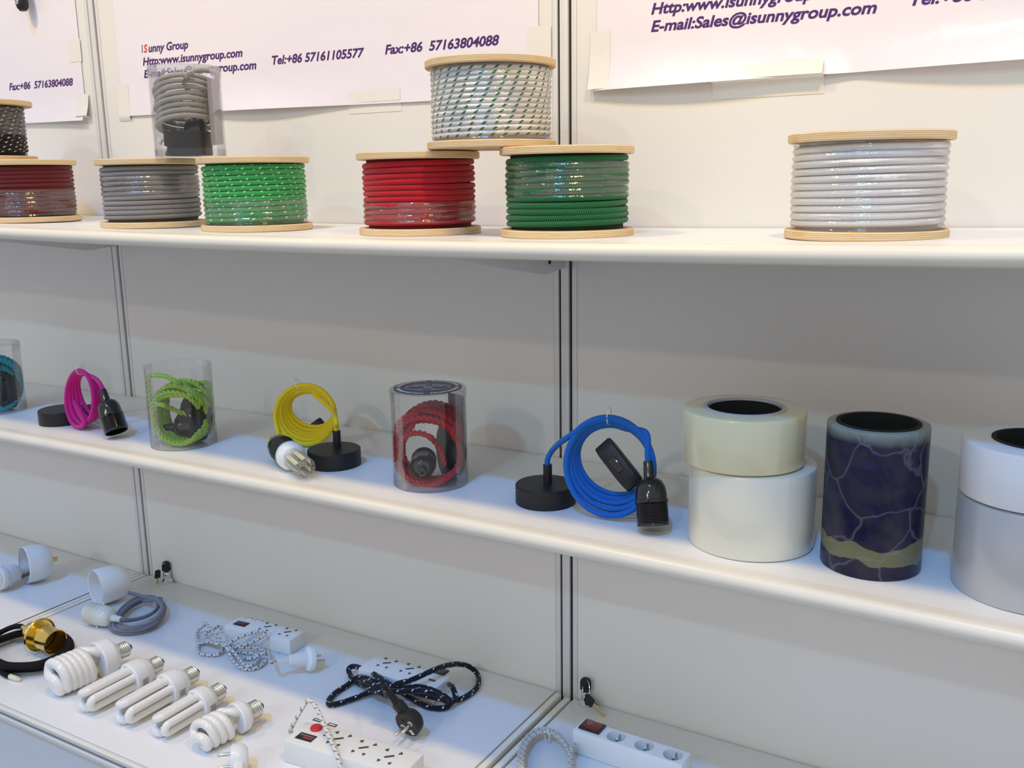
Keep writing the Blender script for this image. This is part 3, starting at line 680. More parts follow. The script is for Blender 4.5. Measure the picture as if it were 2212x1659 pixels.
text_mb('II', Ml @ T(0, .010, .0012), .007, .010, .02, 0, 'CENTER', 0).build('lettering', M_NAVY, ld, sharp=180)
b = MB()
for k in range(64):
    if k % 16 in (0, 1): continue
    a = 2*pi*k/64; b.box((.0022 if k % 3 else .0034, .0045, .0003), Ml @ Matrix.Rotation(a, 4, 'Z') @ T(.0405, 0, .0008) @ Matrix.Rotation(pi/2, 4, 'Z'))
b.build('print_ring', M_WHITEP, ld)
ts = thing('pendant_cord_set', 'crimson twisted cord set with black lamp holder inside clear pack', 'pendant cord', (px, py, pz+.002), 'cord sets inside clear packs')
b = MB(); P = ring_loops(px+.000, py, pz+.054, .052, 11, 31, depth=.05, tilt=.15, rj=.09)
yf = py-.036
P = P+cat_rom([P[-1], aty(862, 970, yf), aty(872, 945, yf), aty(900, 935, yf), aty(930, 945, yf), aty(952, 975, yf), aty(962, 1008, yf)], 10)[1:]
twisted(b, keep(P, px, py)); b.build('cord', C_CRIM, ts, sharp=80)
lamp_holder(ts, V((px+.012, py-.036, pz+.024)), (FH*.96+RH*-.05), knob=False, L=.9)
MB().lathe([(.0365, 0), (.038, .001), (.038, .021), (.0365, .022), (0, .022)], frame((px+.020, py+.040, pz+.040), V((-.62, -.78, .05))), 48).build('ceiling_rose', M_MATTE, ts)
n_ = FH; MB().grid(lambda u, v: V((px, py, pz+.012+.105*v))+V((cos(.2+1.3*u+.1), sin(.2+1.3*u+.1), 0))*.0497, 14, 4).build('insert_card', mat('lavender_card', (.30, .27, .36), .6), tp)

# grey cord pack on top of two spools
px, py = .441, -.190; pz = max(z1(.344), z1(.57))+SP_H+.0008; PH = .1305
tp = clear_pack('clear cylinder pack of grey zigzag cord, standing on two spools', px, py, pz, PH)
ts = thing('pendant_cord_set', 'grey zigzag cord wound in level loops inside the upper pack', 'pendant cord', (px, py, pz+.002), 'cord sets inside clear packs')
P = []
for i in range(8*44+1):
    k = i/44; a = 2*pi*k+2.2; s = .040+.0014*sin(k*2.3); P.append(V((px-.005+s*cos(a), py+s*sin(a), pz+.044+.0082*k+.011*cos(a+.72))))
P += cat_rom([P[-1], aty(398, 178, py-.03), aty(405, 163, py-.025), aty(425, 152, py-.02), aty(450, 152, py-.015), aty(472, 163, py-.005), aty(480, 190, py+.01)], 10)[1:]
MB().tube(keep(P, px, py), .0038, 10).build('cord', braid('beige_grey_zigzag', (.24, .225, .20), (.56, .54, .48), 'zigzag', p=.0026, k=4), ts, sharp=80)
lamp_holder(ts, V((px+.006, py+.008, pz+.076)), (0, 0, -1), knob=False, L=.95)
b = MB(); 
for a, bb in ((346, 305), (357, 323)): b.box((.009, .006, .008), frame(aty(a, bb, py-.036), -FW, UPZ+RH*.5), .0012)
b.build('terminal', M_WPL, ts)
MB().lathe([(.034, 0), (.035, .001), (.035, .034), (.034, .035), (0, .035)], T(px-.004, py, pz+.0025), 48).build('ceiling_rose', M_MATTE, ts)
cardm = mat('grey_card', (.36, .345, .36), .6)
K = [V((px+.0488*cos(a), py+.0488*sin(a), pz+h)) for a, h in ((-.05, .114), (.86, .112), (.86, .019), (-.05, .016))]; card = MB().add(K, [[0, 1, 2, 3]]).build('insert_card', cardm, tp)

# ------------------------------------------------------------------ tape and film rolls on the lower shelf
def zof(x, y, py):
    lo, hi = 0, 3
    for _ in range(50):
        m = (lo+hi)/2; d = V((x, y, m))-CAM
        if CY-FPX*d.dot(UP)/d.dot(FW) > py: lo = m
        else: hi = m
    return m
def roll(name, label, cat, x, y, z, r, h, m, rc=.0385, bev=.003, group='tape and film rolls on the lower shelf', corem=None):
    t = thing(name, label, cat, (x, y, z), group)
    MB().lathe([(rc+.004, 0), (r-bev, 0), (r-bev*.3, bev*.3), (r, bev), (r, h-bev), (r-bev*.3, h-bev*.3), (r-bev, h), (rc+.004, h)], T(x, y, z), 96, loop=True).build('winding', m, t)
    b = MB(); b.lathe([(rc, -.0004+.0004), (rc+.004, 0), (rc+.004, h+.0012), (rc, h+.0012)], T(x, y, z), 72, loop=True)
    b.build('core_tube', corem or M_CORE, t); return t
M_YT = mat('yellowish_clear_tape', (.78, .725, .47), .18, spec=.5, coat=.4, sss=.25, noise=.03, nscale=12)
M_CT = mat('whitish_clear_tape', (.80, .78, .645), .2, spec=.5, coat=.4, sss=.25, noise=.02, nscale=12)
M_WT = mat('white_tape', (.84, .845, .85), .3, spec=.5, coat=.2)
M_GT = mat('silver_tape', (.50, .515, .53), .3, metal=.15, spec=.6, coat=.3)
M_CARD = mat('pale_core_card', (.50, .50, .52), .7)
x, y = 1.322, -.193; zb = z2(x); h1 = .095
roll('tape_roll', 'wide whitish clear tape roll, lower of the stacked clear pair', 'tape roll', x, y, zb, .0708, h1, M_CT, rc=.038)
t = roll('tape_roll', 'yellowish clear tape roll stacked on the wider whitish roll', 'tape roll', 1.312, -.198, zb+h1+.0014, .0680, .061, M_YT, rc=.0415, corem=M_CARD)
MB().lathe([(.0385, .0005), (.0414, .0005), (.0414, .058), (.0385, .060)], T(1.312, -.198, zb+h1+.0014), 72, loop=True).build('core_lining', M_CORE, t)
x, y = 1.455, -.196; zb = z2(x)
roll('film_roll', 'tall navy blue printed stretch film roll with pale creases', 'film roll', x, y, zb, .0515, .157, film_mat(), rc=.0385, bev=.002)
x, y = 1.6065, -.186; zb = z2(x)
roll('tape_roll', 'silver grey tape roll at the right picture edge, under the white roll', 'tape roll', x, y, zb, .0715, .098, M_GT, rc=.038)
roll('tape_roll', 'white tape roll stacked on the silver grey roll', 'tape roll', x-.001, y, zb+.0994, .0708, .056, M_WT, rc=.040)

# ------------------------------------------------------------------ counter: lamps
def cfl(label, p0, p1, kind, r_bal=.0255, L=None):
    d = (p1-p0); L = d.length; M = frame(p0, d); name = 'spiral_bulb' if kind == 'spiral' else 'tube_bulb'
    t = thing(name, label, 'bulb', p0, 'energy saving bulbs on the counter')
    return t, M, L
def cap(t, M):
    pr = [(0, 0), (.004, 0), (.0050, .0015), (.008, .004)]
    c = MB(); c.lathe(pr, M, 24, m=1); pr = [(.008, .004), (.0115, .0065)]; z = .0075
    while z < .0245: pr += [(.0122, z), (.0134, z+.0014), (.0122, z+.0030)]; z += .0034
    pr += [(.0134, .0262), (.0134, .0285)]
    c.lathe(pr, M, 40); return c.build('screw_cap', [M_NICKEL, M_GROOVE], t)
def ubulb(label, p0, p1, rb, tl, tr=.0063):
    t, M, L = cfl(label, p0, p1, 'u'); cap(t, M); tl = L*.56; zb = L-tl
    b = MB().lathe([(.0138, .027), (.017, .0285), (.0215, .036), (.0222, .038), (.0226, .040), (rb-.001, .041), (rb, .043), (rb, zb-.002), (rb-.002, zb), (0, zb)], M, 48)
    bo = b.build('ballast', M_WPL, t)
    b = MB()
    for k in range(7): b.box((.0004, .0012, .009 if k % 2 else .013), M @ Matrix.Rotation(-2.0+k*.075, 4, 'Z') @ T(rb+.0001, 0, zb-.014))
    b.build('print', M_PRINT, bo)
    rr = rb-tr-.0035
    for k in range(3):
        a = 2*pi*k/3+.35; Mk = M @ Matrix.Rotation(a, 4, 'Z'); s = tr+.0016; cx = rr*.86
        P = [V((cx, -s, zb-.004)), V((cx, -s, L-tr-s))]+[V((cx, -s*cos(x), L-tr-s+s*1.0*sin(x))) for x in [pi*i/10 for i in range(1, 10)]]+[V((cx, s, L-tr-s)), V((cx, s, zb-.004))]
        MB().tube([Mk @ p for p in P], tr, 16).build('tube', M_TUBE, t, sharp=80)
    return t
def sbulb(label, p0, p1, rb, sl, R, tr, turns, ballast_long=False):
    t, M, L = cfl(label, p0, p1, 'spiral'); cap(t, M); sl = L*.50; ze = L-sl; zb = ze-.009
    zk = min(.036, zb-.016); MB().lathe([(.0138, .0265), (.0165, .0275), (.0195, .030), (rb-.003, zk), (rb-.0006, zk+.003), (rb, zk+.006), (rb, zb-.0015), (rb-.0015, zb), (0, zb)], M, 48).build('ballast', M_WPL, t)
    b = MB(); P = []; n = int(turns*40); z0 = ze+tr; z1_ = L-tr-.001
    for i in range(n+1):
        k = i/n; a = 2*pi*turns*k; P.append(V(((R-tr)*cos(a), (R-tr)*sin(a), z0+(z1_-z0)*k)))
    aE = 2*pi*turns
    def half(sg):
        q = [V((sg*p.x, sg*p.y, p.z)) for p in P]
        lead = [V((sg*(R-tr)*.62, sg*-.004, zb-.003)), V((sg*(R-tr)*.85, sg*-.004, zb+.006))]
        return lead, q
    l1, q1 = half(1); l2, q2 = half(-1)
    end = []
    for k in range(1, 12):                                # S-bend that joins both spirals across the nose
        f = k/12; a = aE+2.2*min(f, 1-f) if f < .5 else aE+pi+2.2*min(f, 1-f)
        rad = (R-tr)*abs(1-2*f); end.append(V((rad*cos(a), rad*sin(a), z1_+.006*sin(pi*f))))
    path = cat_rom(l1+[q1[3]], 5)+q1[4:]+end+q2[::-1][:-4]+cat_rom([q2[3]]+l2[::-1], 5)
    b.tube([M @ p for p in path], tr, 14); b.build('spiral_tube', M_TUBE, t, sharp=80); return t
Z = ZC
sbulb('large five-turn spiral bulb nearest the black cord coil', at(283, 1397, Z+.030), at(108, 1468, Z+.031), .0300, .083, .0315, .0088, 2.6)
ubulb('three-tube bulb beside the large spiral bulb, first of its three', at(352, 1428, Z+.026), at(176, 1519, Z+.022), .0245, .092)
ubulb('three-tube bulb in the middle of the bulb row, grey print on top of its collar', at(428, 1450, Z+.026), at(258, 1545, Z+.022), .0250, .090)
ubulb('short three-tube bulb beside the small spiral bulb', at(486, 1486, Z+.024), at(337, 1574, Z+.020), .0235, .080, .0058)
sbulb('small three-turn spiral bulb at the near end of the bulb row', at(567, 1524, Z+.024), at(424, 1595, Z+.024), .0235, .046, .0245, .0070, 1.7)

# ------------------------------------------------------------------ counter: lamp holder sets
C_GCORD = braid('grey_blue_zigzag', (.07, .07, .09), (.34, .34, .40), 'zigzag', p=.0026, k=4)
C_BCORD = mat('black_textile', (.012, .011, .012), .85, spec=.15, bump=.2, bscale=900)
def floor_path(pts, z0=ZC, ox=0, oy=0, sc=1.0, per=8, closed=False):
    """pixel points with a height above the counter each -> smooth path"""
    return cat_rom([at(ox+p[0]/sc, oy+p[1]/sc, z0+p[2]) for p in pts], per, closed)
# grey cord set with milky cup
G = dict(ox=180, oy=1180, sc=7.9)
pc = at(205, 1270, Z+.036); dcu = V((.24, .965, -.03)).normalized()
ts = thing('pendant_cord_set', 'cream lamp holder with grey cord coil and milky cup on the counter', 'pendant cord', V((pc.x, pc.y, Z)), 'pendant cord sets on the counter')
Mc = frame(pc, dcu)
MB().lathe([(.0345, 0), (.0350, .001), (.0352, .02), (.034, .040), (.030, .054), (.022, .0625), (.010, .066), (.004, .066), (.004, .064), (.010, .064), (.021, .0605), (.0285, .053), (.0325, .040), (.0335, .02), (.0335, .001)], Mc, 56, loop=True).build('ceiling_cup', M_MILK, ts)
A = at(262, 1339, Z+.019); B = at(183, 1321, Z+.022); lamp_holder(ts, A, B-A, M_CREAM, L=.0915/.0915*1.0)
r3 = .0037; dd = (B-A).normalized()
P = [A+dd*.004, A-dd*.006]+floor_path([(760, 1262, .016), (900, 1245, .012), (1090, 1190, .010), (1240, 1090, .010), (1300, 960, .012)], per=4, **G)
ringp = [(1330, 900, .010), (1180, 868, .010), (1000, 862, .010), (820, 930, .010), (680, 1040, .010), (590, 1150, .010), (500, 1290, .009), (470, 1400, .006), (640, 1480, .005), (850, 1480, .005), (1060, 1440, .005), (1230, 1350, .005), (1350, 1190, .006), (1385, 1040, .010),
         (1320, 940, .014), (1180, 890, .015), (1010, 900, .015), (840, 970, .015), (700, 1080, .015), (610, 1190, .013), (520, 1330, .010), (560, 1420, .011), (760, 1440, .011), (960, 1420, .011), (1130, 1370, .012), (1270, 1270, .012), (1345, 1120, .015), (1345, 1000, .018),
         (1270, 930, .019), (1130, 925, .018), (980, 950, .008), (820, 1030, .007), (700, 1120, .006), (610, 1230, .006), (560, 1330, .006), (660, 1390, .016), (850, 1390, .016), (1010, 1360, .016), (1150, 1310, .014), (1270, 1210, .018), (1340, 1080, .021), (1300, 950, .023), (1150, 890, .022), (1000, 850, .019), (880, 820, .016), (770, 795, .018)]
P = P+floor_path(ringp, per=6, **G)
MB().tube(P, r3, 10).build('cord', C_GCORD, ts, sharp=80)
q = at(180+1290/7.9, 1180+955/7.9, Z+.013); tie_ring(ts, q, (RH*.8+FH*-.6), .013, tail=False)

# black cord with brass lamp holder
B9 = dict(ox=0, oy=1320, sc=9.217)
A = at(50, 1355, Z+.036); Bq = at(120.5, 1387, Z+.030); db = (Bq-A).normalized()
ts = thing('pendant_cord_set', 'black cord coil with polished brass lamp holder', 'pendant cord', V((A.x, A.y, Z)), 'pendant cord sets on the counter')
Mb = frame(A, db); Ls = (Bq-A).length/.070
S_ = lambda pr: [(r*1.0, z*Ls) for r, z in pr]
hb = MB().lathe(S_([(.003, -.001), (.0045, 0), (.0048, .008), (.0045, .010), (.010, .011), (.016, .016), (.0195, .024), (.0200, .030), (.0212, .0305), (.0212, .0325), (.0196, .033), (.0192, .047), (.0212, .0475), (.0215, .050), (.0203, .052), (.0208, .068), (.0215, .0695), (.0200, .070), (.0190, .066), (.0188, .045), (0, .044)]), Mb, 48).build('lamp_holder', M_BRASS, ts)
for zz in (.0335,):
    MB().lathe([(.0195, zz*Ls), (.025, zz*Ls), (.0290, zz*Ls+.0015), (.0300, zz*Ls+.0035), (.0292, zz*Ls+.0055), (.0280, zz*Ls+.0062), (.0272, zz*Ls+.0050), (.0262, zz*Ls+.0035), (.0195, zz*Ls+.003)], Mb, 48, loop=True).build('shade_ring', M_BRASS, hb)
MB().lathe(S_([(0, .047), (.0165, .047), (.0165, .0455), (0, .0455)]), Mb, 32).build('inner_disc', mat('brown_insulator', (.10, .05, .02), .5), hb)
P = [A+db*.003, A-db*.005]+floor_path([(380, 300, .036), (250, 320, .03), (100, 380, .02), (-60, 470, .014)], per=5, **B9)
E_ = [(-330, 720, 1), (-250, 920, 1), (50, 1090, 1), (420, 1120, 1), (800, 1080, 1), (1120, 960, 1), (1330, 800, 1), (1380, 640, 1), (1280, 490, 1), (1040, 400, 1), (700, 390, 1), (350, 430, 1), (0, 540, 1), (-250, 640, 1)]
rows = [(1.05, 30, .005), (.985, 10, .005), (.925, 0, .006), (.96, 0, .0135), (1.02, 15, .0135), (.90, -10, .013), (.97, -5, .021)]
pts = []
for s, dy, hz in rows:
    for (a, bb, _) in E_: pts.append((500+(a-500)*s, 760+(bb-760)*s+dy, hz))
P += floor_path(pts+[(-200, 1000, .006), (60, 1230, .006), (200, 1300, .005)], per=5, **B9)
MB().tube(P, .0046, 10).build('cord', C_BCORD, ts, sharp=80)
pe = P[-1]; de = (P[-1]-P[-3]).normalized()
MB().lathe([(0, 0), (.0044, 0), (.0044, .018), (.003, .019), (.0028, .024), (0, .024)], frame(pe, de), 16).build('cord_end', mat('bare_cord_end', (.70, .66, .52), .7, noise=.2, nscale=500), ts)

# white cup and holder at the left edge
W = dict(ox=0, oy=1120, sc=11.06)
pc = at(52, 1221, Z+.039); dcu = (RH*.72+FH*.66-UPZ*.06).normalized()
ts = thing('pendant_cord_set', 'white open lamp cup with white socket at the left picture edge', 'pendant cord', V((pc.x, pc.y, Z)), 'pendant cord sets on the counter')
MB().lathe([(.0365, 0), (.0378, .001), (.0380, .022), (.036, .038), (.030, .047), (.020, .051), (.010, .052), (0, .052), (0, .050), (.018, .049), (.0285, .045), (.0345, .036), (.0362, .022)], frame(pc, dcu), 56).build('ceiling_cup', M_WPL, ts)
MB().lathe([(.008, 0), (.008, .004), (.005, .006), (.005, .012), (0, .012)], frame(pc+dcu*.0522, dcu), 20).build('cord_grip', M_BRASS, ts)
ph = at(5, 1246, Z+.026); dh = (-FH*.86-RH*.35+UPZ*.12).normalized()
lamp_holder(ts, ph-dh*.060, dh, M_WPL, L=1.05)
MB().lathe([(.0195, .060), (.0245, .061), (.0250, .066), (.0250, .074), (.0235, .076), (.0205, .076)], frame(ph-dh*.060, dh) , 48, loop=True).build('threaded_ring', M_WPL, ts)
pk = at(31, 1243, Z+.018); dk = (RH*.93-UPZ*.25).normalized(); pr = [(0, 0), (.011, 0)]; z = .001
while z < .022: pr += [(.0118, z), (.0118, z+.0015), (.0108, z+.0018), (.0108, z+.0028)]; z += .003
pr += [(.010, .026), (0, .026)]
MB().lathe(pr, frame(pk-dk*.010, dk), 32).build('ridged_cap', M_CREAM, ts)
MB().tube(cat_rom([pk+dk*.014, pc+dcu*.012-UPZ*.018, pc+dcu*.034-UPZ*.008, pc+dcu*.049], 8), .0034, 10).build('cord', mat('brown_cord', (.16, .09, .06), .6), ts)

# ------------------------------------------------------------------ counter: power strips
def local_frame(o, ex, ey):                               # o = near-left top corner, ex along the strip, ey across
    ex = V((ex.x, ex.y, 0)); ex.normalize(); ey2 = V((-ex.y, ex.x, 0)); return Matrix(((ex.x, ey2.x, 0, o.x), (ex.y, ey2.y, 0, o.y), (0, 0, 1, o.z), (0, 0, 0, 1)))
def slot_mb(mb, Ml, x, y, w, h, rot=0): mb.box((w, h, .0008), Ml @ T(x, y, .0002) @ Matrix.Rotation(rot, 4, 'Z')); return mb
def tri(mb, Ml, x, y, s, rot=0):
    mb.prism([(s*cos(a+rot), s*sin(a+rot)) for a in (pi/2, pi*7/6, pi*11/6)], .0006, Ml @ T(x, y, -.0001)); return mb
def universal(parent, Ml, x, y, s=1.0):
    """five-opening universal socket: two pin slots above, stepped slot in the middle, two below"""
    b = MB()
    for sx in (-1, 1):
        tri(b, Ml, x+sx*.0105*s, y+.0125*s, .0032*s, .3*sx); slot_mb(b, Ml, x+sx*.0105*s, y+.0105*s, .005*s, .0022*s, .35*sx)
        tri(b, Ml, x+sx*.0085*s, y-.0135*s, .0028*s, pi+.2*sx); slot_mb(b, Ml, x+sx*.0085*s, y-.0118*s, .0042*s, .002*s, .2*sx)
    for k in (-1, 0, 1): slot_mb(b, Ml, x+k*.0034*s, y+k*.0026*s, .0046*s, .0034*s, .5)
    return b.build('socket', M_SLOT, parent)
def strip_body(Ml, L, Wd, H, parent, cut=None):
    b = MB().box((L, Wd, H), Ml @ T(L/2, Wd/2, -H/2), .0022)
    if cut: b = boolean(b, cut, 'housing')
    return b.build('housing', M_STRIP, parent)
# --- front strip
H = .034; zt = Z+H
o = at(610.5, 1599, zt); fl = at(656, 1556, zt); fr = at(909.5, 1626, zt)
ex = (fr-fl); Wd = abs((fl-o).cross(ex.normalized()).length); Ls = ex.length; Ml = local_frame(o, ex, fl-o)
inv = Ml.inverted()
ts = thing('power_strip', 'front white power strip with red round button and black label', 'power strip', V((o.x, o.y, Z)), 'power strips on the counter')
hs = strip_body(Ml, Ls, Wd, H, ts)
lp = lambda px, py: inv @ at(px, py, zt)
F4 = lambda x, y: lp(440+x/4.254, 1460+y/4.254)
a_ = F4(1035, 485); MB().lathe([(.0088, -.001), (.0088, .002), (.0075, .0036), (0, .0042)], Ml @ T(a_.x, a_.y, 0), 36).build('button', M_REDB, ts)
c1, c2, c3 = F4(835, 565), F4(905, 515), F4(1050, 558); lw = abs(c3.x-c2.x); lh = abs(c2.y-c1.y); lc = F4(940, 565)
lab = MB().box((lw, lh, .0006), Ml @ T(lc.x, lc.y, .0003)).build('label', M_LABEL, ts)
b = MB()
for k in range(9): b.box((.0016, .0022, .0002), Ml @ T(lc.x-lw*.38+k*lw*.095, lc.y+lh*.2, .0007))
b.build('lettering', M_PRINT, lab)
b = MB()
for k in range(6): b.box((lw*.085, lh*.20, .0002), Ml @ T(lc.x-lw*.08+k*lw*.095, lc.y-lh*.12, .0007))
b.build('lettering', M_REDB, lab)
a_ = F4(1108, 548); MB().lathe([(.0014, 0), (.0014, .0008), (0, .0014)], Ml @ T(a_.x, a_.y, 0), 16).build('pilot_lamp', M_SWRED, ts)
for px, py in ((1048, 408), (1182, 452)):
    a_ = F4(px, py); MB().box((.0145, .0062, .0008), Ml @ T(a_.x, a_.y, .0002)).build('usb_port', M_SLOT, ts); MB().box((.0105, .0022, .001), Ml @ T(a_.x, a_.y-.0004, .0004)).build('usb_tongue', M_WPL, ts)
s0, s1, s2 = F4(1240, 578), F4(1470, 660), F4(1706, 742); up_ = abs(F4(1305, 530).y-s0.y)
for s in (s0, s1, s2): universal(ts, Ml, s.x, s.y, up_/.0115*.8)
C_GW = braid('white_grey_fleck', (.74, .72, .68), (.30, .26, .20), 'fleck', p=.0062, k=2, duty=.45, vduty=.5, twist=.8)
P = floor_path([(830, 535, .016), (795, 515, .018), (815, 460, .032), (880, 340, .050), (940, 245, .062), (978, 225, .066), (1025, 275, .062), (1100, 430, .052), (1160, 565, .045), (1220, 710, .038), (1260, 847, .026), (1275, 960, .010), (1290, 1080, .004)], per=8, ox=440, oy=1460, sc=4.254)
MB().tube(P, .0031, 10).build('cord', C_GW, ts, sharp=80)

# plug function (round continental plug): face at p, pins along d, cord leaves along e
def plug(parent, p, d, e, m, r=.0198, angled=True, clip=True, straight_len=.034):
    M = frame(p, d, e)                                    # local +Z to the pins, +X towards the cord
    b = MB()
    if angled:
        b.lathe([(0, -.021), (r*.70, -.0205), (r*.92, -.016), (r, -.008), (r, -.001), (r-.001, 0), (0, 0)], M, 44)
        b.box((.024, .017, .014), M @ T(r+.002, 0, -.011), .004)
    else:
        b.lathe([(0, -straight_len), (.0085, -straight_len), (.0115, -.024), (.0125, -.012), (r*.96, -.0085), (r, -.0065), (r, -.001), (r-.001, 0), (0, 0)], M, 44)
    o = b.build('plug_body', m, parent)
    for s in (-1, 1):
        q = MB(); q.lathe([(.0041, -.001), (.0041, .0006), (.0030, .0008)], M @ T(0, s*.0095, 0), 20, m=1); q.lathe([(.0024, .0005), (.0024, .017), (.0016, .0188), (0, .019)], M @ T(0, s*.0095, 0), 20)
        q.build('pin', [M_NICKEL, M_WPL], o)
    if clip:
        MB().box((.009, .0065, .0012), M @ T(-.0125, 0, .0004), .0004).build('earth_clip', M_NICKEL, o)
        MB().lathe([(0, 0), (.0024, 0), (.0024, .0004), (0, .0004)], M @ T(.0085, .0, .0002), 20).build('earth_hole', M_GROOVE, o)
    tip = (M @ V((r+.014, 0, -.011))) if angled else (M @ V((0, 0, -straight_len)))
    dr = V(e).normalized() if angled else -V(d).normalized()
    pr = [(.0062, 0)]; z = .002
    while z < .024: k = 1-z/.06; pr += [(.0062*k, z), (.0062*k, z+.0016), (.0048*k, z+.0019), (.0048*k, z+.0027)]; z += .003
    pr += [(.0035, .0255), (0, .0255)]
    MB().lathe([(0, 0)]+pr, frame(tip, dr), 24).build('strain_relief', m, o)
    return o, tip+dr*.0255, dr
# --- back strip with grey-white cord
H = .028; zt = Z+H; K6 = lambda x, y: (400+x/6.506, 1300+y/6.506)
o = at(483, 1352, zt); fl = at(530, 1333, zt); fr = at(670, 1364, zt); nr = at(628, 1384, zt)
ex = fr-fl; Ml = local_frame(o, ex, fl-o); Wd = (fl-o).cross(ex.normalized()).length; Ls = ((nr-o).length+ex.length)/2; inv = Ml.inverted()
ts = thing('power_strip', 'white power strip near the far post, with a grey-white cord bundle', 'power strip', V((o.x, o.y, Z)), 'power strips on the counter')
strip_body(Ml, Ls, Wd, H, ts)
F6 = lambda x, y: inv @ at(*K6(x, y), zt)
a_ = F6(790, 312); sw = MB().box((.026, .015, .0016), Ml @ T(a_.x, a_.y, .0006), .0005).build('switch', M_LABEL, ts); MB().box((.021, .011, .002), Ml @ T(a_.x, a_.y, .0012), .0008).build('rocker', mat('brown_rocker', (.07, .025, .025), .4), sw)
for px, py in ((900, 236), (1040, 266)):
    a_ = F6(px, py); MB().box((.013, .0045, .0008), Ml @ T(a_.x, a_.y, .0002)).build('usb_port', M_SLOT, ts); MB().box((.012, .0028, .001), Ml @ T(a_.x+.001, a_.y-.0009, .0004)).build('usb_tongue', M_STRIP, ts)
for px, py in ((1160, 350), (1440, 425)):
    a_ = F6(px, py); universal(ts, Ml, a_.x, a_.y, .95)
C_GW2 = braid('grey_white_check', (.68, .68, .68), (.20, .18, .17), 'fleck', p=.0060, k=2, duty=.5, vduty=.55, twist=.0)
k6 = dict(ox=400, oy=1300, sc=6.506)
tie = (575, 612)
loopsA = [(520, 380, .012), (470, 350, .016), (400, 380, .012), (300, 440, .008), (290, 510, .006), (360, 570, .006), (470, 600, .010), (*tie, .016), (700, 530, .024), (880, 455, .032), (1030, 415, .036), (1100, 425, .037), (1110, 465, .036), (1000, 540, .026), (850, 600, .018), (700, 610, .014), (*tie, .010),
          (400, 425, .022), (330, 350, .024), (280, 300, .024), (270, 335, .016), (195, 385, .008), (160, 470, .004), (180, 550, .004), (230, 580, .005), (330, 560, .012), (450, 590, .014), (*tie, .012), (700, 640, .012), (900, 640, .012), (1050, 660, .010), (1140, 730, .006), (1120, 850, .004), (1000, 930, .004), (850, 945, .004), (730, 890, .005), (640, 760, .008), (*tie, .018),
          (480, 590, .006), (330, 560, .004), (210, 590, .004), (175, 650, .004), (210, 725, .004), (330, 745, .004), (480, 730, .005), (*tie, .006), (700, 690, .004), (830, 720, .004), (960, 730, .004), (1030, 790, .004), (970, 880, .008), (860, 900, .010), (760, 800, .010), (670, 690, .014), (*tie, .016), (700, 760, .005), (850, 800, .004), (960, 790, .006), (1060, 740, .010), (1180, 690, .014)]
dpl = (at(*K6(1760, 790), Z+.021)-at(*K6(1400, 690), Z+.018)); pf = at(*K6(1790, 795), Z+.021)
o_, tipc, drc = plug(ts, pf, V((.45, .86, -.20)), UPZ, M_WPL, r=.0205, angled=False, clip=False, straight_len=.040)
P = floor_path(loopsA, per=6, **k6)+cat_rom([at(*K6(1180, 690), Z+.014), tipc+drc*.006, tipc-drc*.003], 6)[1:]
MB().tube(P, .0029, 9).build('cord', C_GW2, ts, sharp=80)
tie_ring(ts, at(*K6(570, 625), Z+.012), (RH*.9+FH*.2), .011, tail=False)

# --- middle strip with black fleck cord
K5 = lambda x, y: (660+x/5.267, 1380+y/5.267); k5 = dict(ox=660, oy=1380, sc=5.267)
H = .026; zt = Z+H
fl = at(*K5(800, 188), zt); fr = at(*K5(1650, 425), zt); nr = at(*K5(1510, 500), zt)
ex = fr-fl; Wd = .048; ey = V((-ex.y, ex.x, 0)).normalized(); o = fl-ey*Wd; Ml = local_frame(o, ex, ey); Ls = ex.length; inv = Ml.inverted()
ts = thing('power_strip', 'white power strip with black white-flecked cord and black plug', 'power strip', V((o.x, o.y, Z)), 'power strips on the counter')
strip_body(Ml, Ls, Wd, H, ts)
F5 = lambda x, y: inv @ at(*K5(x, y), zt)
for px, py in ((925, 275), (1185, 340)):
    a_ = F5(px, py); universal(ts, Ml, a_.x, a_.y, 1.0)
a_ = F5(1530, 375); sw = MB().box((.026, .016, .003), Ml @ T(a_.x, a_.y, .001), .0008).build('switch', mat('smoky_rocker', (.06, .05, .05), .3), ts)
a_ = F5(1440, 472); MB().box((.012, .0045, .0008), Ml @ T(a_.x, a_.y, .0002)).build('usb_port', M_SLOT, ts)
C_BF = braid('black_white_dot', (.008, .008, .016), (.76, .76, .78), 'fleck', p=.0120, k=2.0, duty=.22, vduty=.20, twist=.6)
